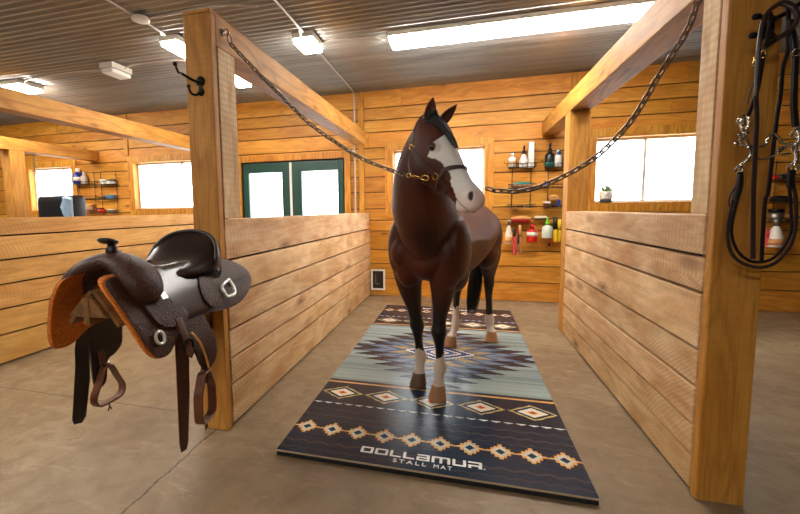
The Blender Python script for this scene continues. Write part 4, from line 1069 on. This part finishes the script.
rib('rein', [(741.5, 172, 2.212), (741.5, 186, 2.212), (735, 209, 2.212), (731.5, 232, 2.212), (737, 250, 2.212), (748, 260, 2.212), (760, 262, 2.212), (774, 257.5, 2.212), (787, 241, 2.212), (791.5, 226, 2.212), (790, 195, 2.212), (789, 180, 2.212), (791, 170, 2.212)], .013, LBK)
rib('rein_keeper', [(741, 175, 2.19), (739, 190, 2.19), (736, 200, 2.19)], .022, LBK, th=.012)
rib('rein_keeper', [(792, 170, 2.19), (790.5, 180, 2.19), (791, 188, 2.19)], .030, LBK, th=.014)
mb = MB(); mb.tube(bp([(737, 186, 2.185), (731, 193, 2.18), (729, 203, 2.18), (732, 211, 2.185)]), .0035, 6); mb.build('tie_lace', LBR, br)
p = at(768, 28, 2.33); t = thing('bridle_hook', 'black double knobbed iron hook holding the bridle on the right post', 'hook', (p.x, 2.33, p.z))
MB().box((p.x-.018, 2.318, p.z-.05), (p.x+.018, 2.329, p.z+.05), .005).build('mounting_plate', M['black_iron'], t)
mb = MB()
for (u, v) in ((757, 16.5), (753.5, 35.5)):
    k = at(u, v, 2.215); mb.tube(smoothpath([(p.x, 2.318, p.z+(.03 if v < 20 else -.02)), (p.x-.01, 2.27, k.z), k], 4), .009, 8); mb.ell(k, (.019, .012, .013))
mb.tube(smoothpath([(p.x+.005, 2.318, p.z+.03), (p.x+.02, 2.26, p.z+.03), (p.x+.05, 2.215, p.z+.055)], 4), .010, 8)
mb.build('hook_arms', M['black_iron'], t)
sc_ = at(774, 29, 2.325); MB().lathe([(.001, 0), (.006, 0), (.005, .004), (.001, .005)], (p.x+.0, 2.318, p.z+.0), 10, (0, -1, 0)).build('screw', M['chrome'], t)
# ------------------------------------------------------------------ the horse
HP = V((-.151, 2.6, 2.047)); Hh = V((.44095, -.25054, -.86185)).normalized()
Hn = V((.7465, -.43072, .50715)); Hn = (Hn-Hh*Hn.dot(Hh)).normalized(); Hr = Hh.cross(Hn)
def hd(s, q, r): return HP+Hh*s-Hn*q+Hr*r              # along the face, depth below the forehead line, to its right side
A_ = V((.27, .963, 0)).normalized(); LFT = V((A_.y, -A_.x, 0))     # body axis toward the tail; horse's left
def ringE(c, u, v, a, b, n=28, top=0., bot=0., pw=1.):
    out = []
    for k in range(n):
        q = 2*PI*k/n; cs, sn = math.cos(q), math.sin(q)
        if pw != 1.: cs = math.copysign(abs(cs)**pw, cs); sn = math.copysign(abs(sn)**pw, sn)
        x = a*cs*(1-(top*max(0, sn)+bot*max(0, -sn))); out.append(c+u*x+v*(b*sn))
    return out
def densify(rows, n=4):
    rows = [tuple(map(float, r)) for r in rows]; out = []
    for i in range(len(rows)-1):
        p0, p1, p2, p3 = rows[max(i-1, 0)], rows[i], rows[i+1], rows[min(i+2, len(rows)-1)]
        for k in range(n):
            t = k/n; out.append(tuple(.5*((2*b)+(c-a)*t+(2*a-5*b+4*c-d)*t*t+(3*b-a-3*c+d)*t**3) for a, b, c, d in zip(p0, p1, p2, p3)))
    out.append(rows[-1]); return out
C0 = V((-.295, 2.98, 0))
hb = MB()
# torso: t, centre z, half height, half width, top narrowing, bottom narrowing
torso = [(.0, 1.12, .06, .07, 0, 0), (.03, 1.16, .15, .17, .1, .35), (.10, 1.18, .22, .260, .15, .45), (.22, 1.215, .28, .295, .3, .45), (.36, 1.24, .34, .300, .45, .35), (.52, 1.245, .365, .300, .5, .22), (.70, 1.23, .350, .308, .35, .2), (.92, 1.215, .330, .318, .2, .15), (1.12, 1.23, .305, .315, .12, .15), (1.30, 1.245, .315, .300, .12, .22), (1.46, 1.265, .305, .290, .15, .25), (1.60, 1.26, .285, .270, .2, .25), (1.70, 1.24, .24, .225, .2, .2), (1.77, 1.22, .16, .15, .1, .1), (1.80, 1.21, .07, .07, 0, 0)]
hb.rings([ringE(C0+A_*t+V((0, 0, z)), LFT, V((0, 0, 1)), a, b, 36, tp, bt) for t, z, b, a, tp, bt in densify(torso, 4)])
# neck
neck = [(-.175, 3.42, 1.24, .175, .36), (-.215, 3.26, 1.33, .215, .35), (-.255, 3.10, 1.44, .236, .315), (-.280, 2.965, 1.56, .225, .27), (-.308, 2.86, 1.69, .165, .225), (-.285, 2.78, 1.81, .130, .185), (-.235, 2.715, 1.915, .100, .152), (-.185, 2.675, 1.985, .085, .12), (-.15, 2.66, 2.03, .065, .085)]
nk = densify(neck, 4); R = []
for i, (x, y, z, a, b) in enumerate(nk):
    c = V((x, y, z)); p, n_ = nk[max(i-1, 0)], nk[min(i+1, len(nk)-1)]
    t = (V(n_[:3])-V(p[:3])).normalized(); k = i/(len(nk)-1)
    u = (LFT*(1-k)+(-Hr)*k); u = (u-t*u.dot(t)).normalized(); v = u.cross(t).normalized()
    if v.y > 0: v = -v
    R.append(ringE(c, u, v, a, b, 28, .1, .3))
hb.rings(R)
# head: s, dorsal, ventral, half width, exponent
head = [(-.05, -.02, .12, .055), (-.02, .004, .17, .078), (.04, .018, .235, .092), (.11, .022, .285, .100), (.175, .022, .318, .106), (.235, .020, .315, .101), (.29, .016, .285, .088), (.345, .012, .238, .074), (.40, .010, .198, .064), (.455, .010, .170, .057), (.505, .024, .152, .057), (.545, .029, .142, .060), (.58, .024, .124, .057), (.607, .006, .098, .047), (.622, -.016, .072, .027)]
R = []
for s, d, q, w in densify(head, 4):
    top = d; bot = -q; c = HP+Hh*s+Hn*((top+bot)/2)
    R.append(ringE(c, Hr, Hn, w, (top-bot)/2, 28, .12, .42, .86))
hb.rings(R)
MH = Matrix((Hr, Hn, Hh)).transposed()
def hel(s, q, r, rad): hb.ell(hd(s, q, r), (rad[0], rad[1], rad[2]), 16, 10, MH)
for sg in (1, -1):
    hel(.20, .205, sg*.052, (.042, .105, .115)); hel(.172, .055, sg*.082, (.030, .030, .042)); hel(.19, .09, sg*.080, (.020, .012, .05))
    hel(.540, .022, sg*.042, (.026, .036, .040)); hel(.40, .085, sg*.046, (.018, .022, .10))
hel(.545, .128, 0, (.036, .030, .050)); hel(.60, .055, 0, (.040, .045, .026)); hel(.57, .112, 0, (.030, .020, .030))
# ears
def ear(base, tip, open_dir, w):
    ax = (tip-base); L = ax.length; ax.normalize(); o = V(open_dir); o = (o-ax*o.dot(ax)).normalized(); sd = ax.cross(o)
    R = []
    for s, ww in ((-.12, .6), (.0, .78), (.15, .95), (.35, 1.), (.55, .90), (.72, .68), (.86, .42), (.96, .2), (1.0, .08)):
        c = base+ax*(L*s)-o*(.006*math.sin(PI*min(1, max(0, s)))); a = w*ww; th = .010 if s < .8 else .008
        cup = .55*a if s > .02 else .2*a
        outer = [c+sd*(a*math.sin(q))-o*(cup*math.cos(q)+.0) for q in [(-.5+k/8)*PI for k in range(9)]]
        inner = [c+sd*((a-th*.8)*math.sin(q)*.92)-o*((cup-th)*math.cos(q)-.004) for q in [(.5-k/8)*PI for k in range(9)]]
        R.append(outer+inner)
    hb.rings(R)
eb_R = hd(.012, .035, .058); eb_L = hd(.012, .030, -.058)
tipR = at(433.5, 95.5, 2.57); tipL = at(458.3, 103, 2.69)
ear(eb_R, tipR, Hn*.6+Hr*.45+Hh*.1+V((0, -.4, 0)), .042); ear(eb_L, tipL, Hn*.8-Hr*.1+V((.1, -.6, 0)), .038)
# shoulder, chest, haunch muscles
def bel(t, lat, z, r): hb.ell(C0+A_*t+LFT*lat+V((0, 0, z)), r, 20, 12, Matrix((LFT, A_, V((0, 0, 1)))).transposed())
for sg in (1, -1):
    bel(.17, sg*.15, 1.08, (.115, .13, .20)); bel(.20, sg*.235, 1.20, (.085, .17, .24)); bel(.10, sg*.19, 1.17, (.08, .10, .13)); bel(.32, sg*.18, 1.0, (.095, .15, .15))
    bel(1.50, sg*.150, 1.20, (.150, .24, .27)); bel(1.42, sg*.17, 1.03, (.11, .15, .15))
def leg(rows, n=22):
    rr_ = densify(rows, 5)
    hb.rings([ringE(V((x, y, z)), LFT, A_, a, b, n) for x, y, z, a, b in rr_])
leg([(-.41, 3.34, 1.22, .10, .14), (-.420, 3.30, 1.05, .118, .160), (-.415, 3.30, .93, .108, .130), (-.395, 3.305, .80, .084, .100), (-.368, 3.30, .68, .058, .068), (-.352, 3.295, .60, .053, .060), (-.345, 3.292, .545, .062, .066), (-.342, 3.30, .49, .046, .050), (-.336, 3.315, .42, .034, .043), (-.326, 3.325, .34, .034, .043), (-.316, 3.328, .275, .050, .056), (-.318, 3.315, .225, .037, .042), (-.325, 3.30, .175, .040, .044), (-.328, 3.29, .150, .048, .050)])
leg([(-.13, 3.24, 1.20, .10, .14), (-.135, 3.19, 1.04, .116, .155), (-.130, 3.165, .93, .102, .124), (-.137, 3.145, .80, .076, .092), (-.150, 3.13, .69, .056, .064), (-.158, 3.12, .61, .052, .058), (-.160, 3.115, .555, .062, .066), (-.158, 3.12, .50, .046, .050), (-.153, 3.125, .43, .034, .043), (-.149, 3.128, .34, .034, .043), (-.147, 3.125, .275, .050, .056), (-.150, 3.108, .222, .037, .042), (-.157, 3.09, .170, .040, .044), (-.160, 3.078, .145, .048, .050)])
leg([(.02, 4.40, 1.15, .12, .24), (.02, 4.42, .98, .115, .20), (.0, 4.50, .83, .080, .125), (-.025, 4.575, .72, .056, .085), (-.035, 4.60, .64, .054, .082), (-.040, 4.58, .58, .044, .058), (-.045, 4.53, .48, .035, .044), (-.046, 4.47, .35, .035, .043), (-.046, 4.44, .27, .050, .056), (-.058, 4.405, .21, .037, .042), (-.078, 4.365, .165, .040, .046), (-.088, 4.345, .14, .046, .050)])
leg([(.27, 4.50, 1.15, .13, .25), (.285, 4.53, .99, .118, .20), (.292, 4.62, .84, .084, .125), (.300, 4.70, .73, .060, .088), (.304, 4.735, .65, .056, .084), (.303, 4.72, .59, .045, .060), (.303, 4.69, .50, .036, .044), (.308, 4.665, .36, .036, .043), (.312, 4.655, .27, .050, .056), (.317, 4.635, .21, .038, .042), (.324, 4.61, .165, .040, .046), (.328, 4.60, .14, .046, .050)])
HOOF = [(-.331, 3.270, 0), (-.163, 3.060, 0), (-.097, 4.325, .02), (.333, 4.590, .0)]
def hoof(x, y, dx):
    fw = -A_
    R = []
    for z, a, b, sh in ((MZ+.001, .068, .074, .012), (MZ+.012, .069, .075, .011), (.085, .062, .066, .0), (.125, .054, .056, -.012), (.150, .047, .049, -.022), (.165, .036, .038, -.026)):
        R.append(ringE(V((x, y, z))+fw*sh, LFT, A_, a, b, 24, 0, 0, .92))
    hb.rings(R)
for h in HOOF: hoof(*h)
raw = hb.build('tmp_horse', M['dark'])
rm = raw.modifiers.new('r', 'REMESH'); rm.mode = 'VOXEL'; rm.voxel_size = .0062; rm.use_smooth_shade = True
sm = raw.modifiers.new('s', 'SMOOTH'); sm.factor = .5; sm.iterations = 22
bpy.context.view_layer.update()
hme = bpy.data.meshes.new_from_object(raw.evaluated_get(bpy.context.evaluated_depsgraph_get()))
bpy.data.objects.remove(raw)
nv = len(hme.vertices); co = np.empty(nv*3, np.float32); hme.vertices.foreach_get('co', co); co = co.reshape(-1, 3).astype(np.float64)
def npv(v): return np.array(v[:])
rel = co-npv(HP); s_ = rel@npv(Hh); q_ = -(rel@npv(Hn)); r_ = rel@npv(Hr)
inhead = (s_ > -.03) & (s_ < .66) & (q_ < .36) & (np.abs(r_) < .16) & (co[:, 1] < 2.95) & (co[:, 2] > 1.4) & (q_ < np.interp(s_, [-.05, .05, .2, .29, .345, .4, .455, .545, .6, .66], [.16, .26, .34, .31, .262, .222, .196, .176, .15, .12]))
cen = np.mean
# nostrils and mouth line pressed in
dark_m = np.zeros(nv)
for sg in (1, -1):
    ds = (s_-.545)*1.0; dq = (q_-.016)
    ca, sa = math.cos(.6), math.sin(.6); e1 = ds*ca+dq*sa; e2 = -ds*sa+dq*ca
    dd = np.sqrt((e1/.029)**2+(e2/.016)**2); m = inhead & (dd < 1.35) & (r_*sg > .015)
    k = np.clip(1.35-dd, 0, 1)*m; co -= (k*.016*sg)[:, None]*npv(Hr); dark_m = np.maximum(dark_m, np.clip((1.1-dd)*3, 0, 1)*m)
def segd(ps):
    best = np.full(nv, 9.)
    for (a0, a1), (b0, b1) in zip(ps[:-1], ps[1:]):
        d0, d1 = b0-a0, b1-a1; t = np.clip(((s_-a0)*d0+(q_-a1)*d1)/(d0*d0+d1*d1), 0, 1)
        best = np.minimum(best, np.hypot(s_-a0-t*d0, q_-a1-t*d1))
    return best
md = segd([(.505, .112), (.545, .106), (.585, .088), (.63, .080)])
m = inhead & (md < .010); k = np.clip(1-md/.010, 0, 1)*m
cc_h = np.stack([np.zeros(nv)], 0)
dirc = r_[:, None]*npv(Hr)[None]; L_ = np.linalg.norm(dirc, axis=1, keepdims=True)+1e-6
co -= (k[:, None]*.006)*dirc/L_
# fine muscle / vein relief on the cheek kept subtle
hme.vertices.foreach_set('co', co.astype(np.float32).ravel()); hme.update()
# coat colours: bay body, black points, white blaze and socks, tan hooves
def cc(r, g, b): return np.array(hexc(r, g, b))
col = np.zeros((nv, 3)); BAY = cc(104, 44, 18); DKB = cc(48, 20, 10); BLKc = cc(20, 13, 11); WHT = cc(250, 244, 236); PNK = cc(240, 196, 176); HOO = cc(166, 116, 74); TAN = cc(206, 178, 150)
z = co[:, 2]
from mathutils import noise as mnoise
rs = np.random.RandomState(1)
ph = np.sin(co[:, 0]*9+co[:, 2]*5)*.5+np.sin(co[:, 1]*7-co[:, 2]*8+1.3)*.5
jag = (np.sin(co[:, 0]*70+co[:, 1]*40)+np.sin(co[:, 2]*60+co[:, 1]*90))*.006
mixb = np.clip(.45+.35*ph, 0, 1)[:, None]
col[:] = BAY*(mixb)+DKB*(1-mixb)
k = np.clip((.93-z)/.30, 0, 1)**.8; k[inhead] = 0; k = k[:, None]; col[:] = col*(1-k)+BLKc*k
# which leg (nearest hoof)
legs = np.array([[h[0], h[1]] for h in HOOF]); dl = np.stack([np.hypot(co[:, 0]-a, co[:, 1]-b) for a, b in legs], 0); who = dl.argmin(0)
sock = np.array([.335, .365, .43, .325])[who]
mk = z < sock+jag*1.6; col[mk] = TAN*.7+WHT*.3
mh = z < .150; col[mh] = HOO; mh2 = (z < .15) & (who == 0); col[mh2] = cc(96, 72, 54)
g = np.clip((z-.150)/.02, 0, 1)
# white face
SP = np.array([-.05, .06, .10, .14, .164, .20, .225, .24, .31, .39, .485, .54, .58, .66]); QP = np.array([-.2, -.2, -.04, .006, .075, .118, .105, .082, .066, .066, .100, .135, .2, .3])
qb = np.interp(s_, SP, QP)+jag*1.2
wf = inhead & (q_ < qb) & (s_ > .065)
wf |= inhead & (s_ > .50) & (q_ > .105+jag) & False
col[wf] = WHT
pk = inhead & (s_ > .46) & wf; kk = np.clip((s_-.46)/.12, 0, 1)[:, None]*pk[:, None]; col[:] = col*(1-kk*.55)+PNK*(kk*.55)
lipd = inhead & (s_ > .585) & (q_ > .06) & (q_ < .11) & (r_ < .012); col[lipd] = cc(60, 44, 42)
# eye socket rim
for sg in (1, -1):
    de = np.sqrt((s_-.172)**2+(q_-.063)**2+(r_-sg*.10)**2); m = inhead & (de < .026); col[m] = cc(120, 70, 56)
dm = dark_m[:, None]; col[:] = col*(1-dm)+cc(50, 24, 22)*dm
mm = (k := np.clip(1-md/.006, 0, 1)*inhead*(np.abs(r_) > .004))[:, None]; col[:] = col*(1-mm*.75)+cc(60, 34, 30)*mm*.75
ca = hme.color_attributes.new('coat', 'FLOAT_COLOR', 'POINT'); c4 = np.ones((nv, 4), np.float32); c4[:, :3] = np.clip(col, 0, 1); ca.data.foreach_set('color', c4.ravel())
nt = NT('horse_coat'); a_ = nt.n.new('ShaderNodeAttribute'); a_.attribute_name = 'coat'
hn = nt.noise(nt.vmath('MULTIPLY', nt.coords(), (260., 260., 60.)), 1., 3)
nt.set('Base Color', nt.mix(nt.math('MULTIPLY', hn, .28), a_.outputs['Color'], (0, 0, 0))); nt.set('Roughness', .5); nt.set('Specular IOR Level', .36); nt.bump(hn, .10, .002)
hme.materials.clear(); hme.materials.append(nt.m)
for p_ in hme.polygons: p_.use_smooth = True
horse = bpy.data.objects.new('horse', None); horse.empty_display_size = .2; COL.objects.link(horse); horse.location = (-.03, 3.9, MZ)
tag(horse, 'brown horse with a broad white face and white socks standing on the mat', 'horse')
hme.name = 'horse_body'; hme.transform(Matrix.Translation(-horse.location)); body = bpy.data.objects.new('body', hme); COL.objects.link(body); body.parent = horse
vsl = [V(v) for v in co]; bvh = BVHTree.FromPolygons(vsl, [tuple(p_.vertices) for p_ in hme.polygons])
# eyes
for sg in (1, -1):
    c = hd(.172, .063, sg*.095); hit = bvh.ray_cast(hd(.172, .063, sg*.3), -Hr*sg)
    if hit[0] is not None: c = hit[0]-Hr*sg*.004
    e = MB().ell(c, (.0175, .0185, .0215), 20, 12, MH).build('eye', plain('horse_eye', (7, 4, 4), .06, spec=.6) if sg == 1 else bpy.data.materials['horse_eye'], horse, smooth=True)
    lid = MB()
    for up in (1, -1):
        pts = [c+Hr*sg*(.006-.004*abs(math.cos(a)))+Hh*(.0215*math.cos(a))-Hn*(-.0165*up*math.sin(a)) for a in [PI*k/10 for k in range(11)]]
        lid.tube(pts, [.0025]+[.004]*9+[.0025], 8)
    lid.build('eyelids', plain('eyelid_skin', (74, 44, 38), .5), horse, smooth=True)
# hair
HAIR = plain('black_hair', (20, 14, 12), .42, bump=.4, bscale=200)
def strands(name, roots, fn, n, r, seed=1, mat=HAIR):
    rnd_ = random.Random(seed); mb = MB()
    for i in range(n):
        pts = fn(rnd_, i/n); m = len(pts); mb.tube(pts, [r*(1-.85*(k/(m-1))**1.5) for k in range(m)], 5)
    o = mb.build(name, mat, horse, smooth=True); return o
def fl(rnd_, k):
    r0 = rnd_.uniform(-.045, .078); s0 = rnd_.uniform(-.045, .03); e = rnd_.uniform(.10, .245); dr = rnd_.uniform(-.02, .02)-.01
    pts = []
    for i in range(7):
        t = i/6; s = s0+(e-s0)*t; r = r0*(1-.75*t)+dr*t
        h = bvh.ray_cast(hd(s, -.3, r), -Hn)
        pts.append((h[0] if h[0] is not None else hd(s, -.02, r))+Hn*(.007+.010*math.sin(PI*min(1, t*1.0))*rnd_.uniform(.4, 1)-.003*t))
    return smoothpath(pts, 2)
strands('forelock', None, fl, 190, .0045, 3)
def tl(rnd_, k):
    b0 = C0+A_*1.785+V((0, 0, 1.37)); an = rnd_.uniform(0, 2*PI); rr2 = math.sqrt(rnd_.random())
    dx, dy = math.cos(an)*rr2, math.sin(an)*rr2; L = rnd_.uniform(.86, 1.0)
    pts = []
    for t, sp, off, zz in ((0, .022, -.04, 0), (.06, .032, .05, .0), (.2, .048, .105, -.17), (.45, .066, .09, -.48), (.75, .078, .055, -.80), (1., .060, .03, -1.10*L)):
        c_ = b0+A_*off+LFT*(-.075*t)
        pts.append(c_+LFT*dx*sp+A_*dy*sp*.7+V((0, 0, zz))+V((rnd_.uniform(-.006, .006), rnd_.uniform(-.006, .006), 0)))
    return smoothpath(pts, 3)
strands('tail', None, tl, 170, .0075, 5)
def mn(rnd_, k):
    i = k*(len(nk)-16)+4; i = int(i); x, y, z_, a, b = nk[i]; t = (V(nk[i+1][:3])-V(nk[i-1][:3])).normalized()
    kk_ = i/(len(nk)-1); u = LFT*(1-kk_)+(-Hr)*kk_; u = (u-t*u.dot(t)).normalized(); v = u.cross(t).normalized()
    if v.y < 0: v = -v
    c = V((x, y, z_)); top = c+v*(b*.98)
    out = [top-u*.006, top+v*.012+u*.01]
    for q, w_ in ((.15, .1), (.28, .25), (.4, .45)):
        h = bvh.ray_cast(c+v*(b*(1-q*.9))+u*.5+V((0, 0, -.10*q)), -u); p_ = h[0] if (h[0] is not None and (h[0]-c).length < a*1.35) else c+u*a*.8+v*(b*.6)
        out.append(p_+u*(.010+rnd_.uniform(0, .008))+V((0, 0, -rnd_.uniform(0, .03))))
    return smoothpath(out, 2)
strands('mane', None, mn, 150, .0048, 8)
# ------------------------------------------------------------------ halter
HL = leather('halter_leather', (62, 38, 28), .42)
def onside(s, q, sg=1):
    h = bvh.ray_cast(hd(s, q, sg*.35), -Hr*sg); return h[0] if h[0] is not None else hd(s, q, sg*.05)
def around(s, qc, ang):                       # ang 0 = forehead, 90 = right side, 180 = under the jaw
    d = Hn*math.cos(ang)+Hr*math.sin(ang); o_ = hd(s, qc, 0); h = bvh.ray_cast(o_+d*.165, -d); return (h[0] if h[0] is not None else o_+d*.06), d
halter = None
def strap(name, pts, nor, w=.024, th=.0055, closed=False, mat=HL):
    P = [p+n.normalized()*.0045 for p, n in zip(pts, nor)]
    P = smoothpath(P, 3, closed); N = smoothpath(nor, 3, closed)
    return MB().ribbon(P, w, th, N, closed).build(name, mat, halter or horse)
nb = []; nn = []
for k in range(32):
    a = 2*PI*k/32; s = .372-.028*(1-math.cos(a))/2*0 - .045*abs(math.sin(a)) + .012*(math.cos(a) < 0)
    p_, d_ = around(s, .085, a); nb.append(p_); nn.append(d_)
halter = strap('halter', nb, nn, .026, .007, True)
for sg in (1, -1):
    pl = [(.328, .140), (.285, .150), (.23, .170), (.17, .185), (.11, .195), (.07, .200)]
    pts = [onside(s, q, sg) for s, q in pl]; strap('cheek_strap', pts, [Hr*sg]*len(pts), .030)
    pl = [(.07, .200), (.03, .180), (-.005, .150), (-.03, .11), (-.045, .07)]
    pts = [onside(s, q, sg)+Hr*sg*.001 for s, q in pl]
    pts += [hd(-.06, .03, sg*.045)]; strap('crown_strap', pts, [Hr*sg]*5+[-Hh+Hr*sg*.5], .024)
    pl = [(.07, .200), (.11, .235), (.16, .262), (.22, .268), (.27, .255), (.315, .225)]
    pts = [onside(s, q, sg) for s, q in pl]; strap('throat_strap', pts, [Hr*sg-Hn*.2]*len(pts), .018, .006)
    rings_ = MB(); 
    for s, q, rad in ((.328, .143, .019), (.07, .200, .017)):
        c = onside(s, q, sg)+Hr*sg*.010
        rings_.tube([c+Hh*(rad*math.cos(a))+Hn*(rad*math.sin(a)) for a in [k*PI/9 for k in range(18)]], .0036, 8, closed=True)
    c = onside(.045, .19, sg)+Hr*sg*.010; rings_.tube([c+Hh*a_*.012+Hn*b_*.015 for a_, b_ in ((1, 1), (1, -1), (-1, -1), (-1, 1))], .0028, 6, closed=True)
    rings_.build('brass_rings', M['brass'], halter)
top = [hd(-.06, .03, r) for r in (.045, .02, -.02, -.045)]
strap('crown_strap', [t_+(-Hh)*.0+Hn*.0 for t_ in top], [(-Hh+Hn*.2)]*4, .024)
jw = [around(.335+.02*k, .10, PI*.62+.0*k) for k in range(3)]
pts = []; nor = []
for k in range(9):
    a = PI*(.60+.80*k/8); p_, d_ = around(.42, .10, a); pts.append(p_); nor.append(d_)
strap('chin_strap', [onside(.335, .15, 1)]+pts+[onside(.335, .15, -1)], [Hr]+nor+[-Hr], .020)
# ------------------------------------------------------------------ camera, light, view
cd = bpy.data.cameras.new('camera'); co_ = bpy.data.objects.new('camera', cd); COL.objects.link(co_)
cd.sensor_width = 36; cd.lens = 36*F_PX/800; cd.shift_x = (400-PX)/800; cd.shift_y = -(257-PY)/800
mtx = Matrix((RIGHT, -DOWN, -FWD)).transposed().to_4x4(); mtx.translation = CAM; co_.matrix_world = mtx
cd.clip_start = .05
S.camera = co_
w = bpy.data.worlds.new('world'); S.world = w; w.use_nodes = True; bg = w.node_tree.nodes['Background']
bg.inputs[0].default_value = (.86, .94, 1, 1); bg.inputs[1].default_value = 7.
def portal(cx, cz, sx, sz, y, flip=False):
    l = bpy.data.lights.new('portal', 'AREA'); l.shape = 'RECTANGLE'; l.size = sx; l.size_y = sz; l.cycles.is_portal = True
    o = bpy.data.objects.new('daylight_portal', l); COL.objects.link(o); o.location = (cx, y, cz)
    o.rotation_euler = (PI/2 if not flip else -PI/2, 0, 0) if False else ((-PI/2, 0, 0) if not flip else (PI/2, 0, 0))
for W in (WR, WC, WL, WLL, (-3.85, -2.1, 1.1, 2.22)): portal((W[0]+W[1])/2, (W[2]+W[3])/2, W[1]-W[0]+.05, W[3]-W[2]+.05, YB+.17)
portal((BARN[0]+BARN[1])/2, 1.05, BARN[1]-BARN[0], 2.1, YF-.16, True)
S.view_settings.view_transform = 'Standard'; S.view_settings.look = 'None'; S.view_settings.gamma = 1
S.view_settings.exposure = .6
S.view_settings.use_curve_mapping = False
S.cycles.use_denoising = True; S.cycles.max_bounces = 8; S.cycles.diffuse_bounces = 3; S.cycles.sample_clamp_indirect = 6
GR = {'post': 'timber posts of the stalls', 'stall partition': 'board partitions between the stalls', 'beam': 'overhead timber beams', 'ceiling light': 'fluorescent ceiling lights', 'conduit': 'conduits on the ceiling', 'rack': 'wire tack racks on the back wall', 'bottle': 'bottles on the tack racks and rails', 'jar': 'jars and tubs on the tack racks', 'brush': 'grooming brushes', 'comb': 'combs on the racks', 'chain': 'chains in the stalls', 'tool': 'hanging hoof tools', 'rail': 'wooden rails on the back wall', 'clippers': 'clippers hanging by the short post', 'board': 'upright boards above the partitions', 'box': 'small boxes on the racks'}
for o in list(S.objects):
    if o.parent is None and o.get('category') in GR and o.name.split('.')[0] not in ('ceiling_box', 'hanging_chain'): o['group'] = GR[o['category']]
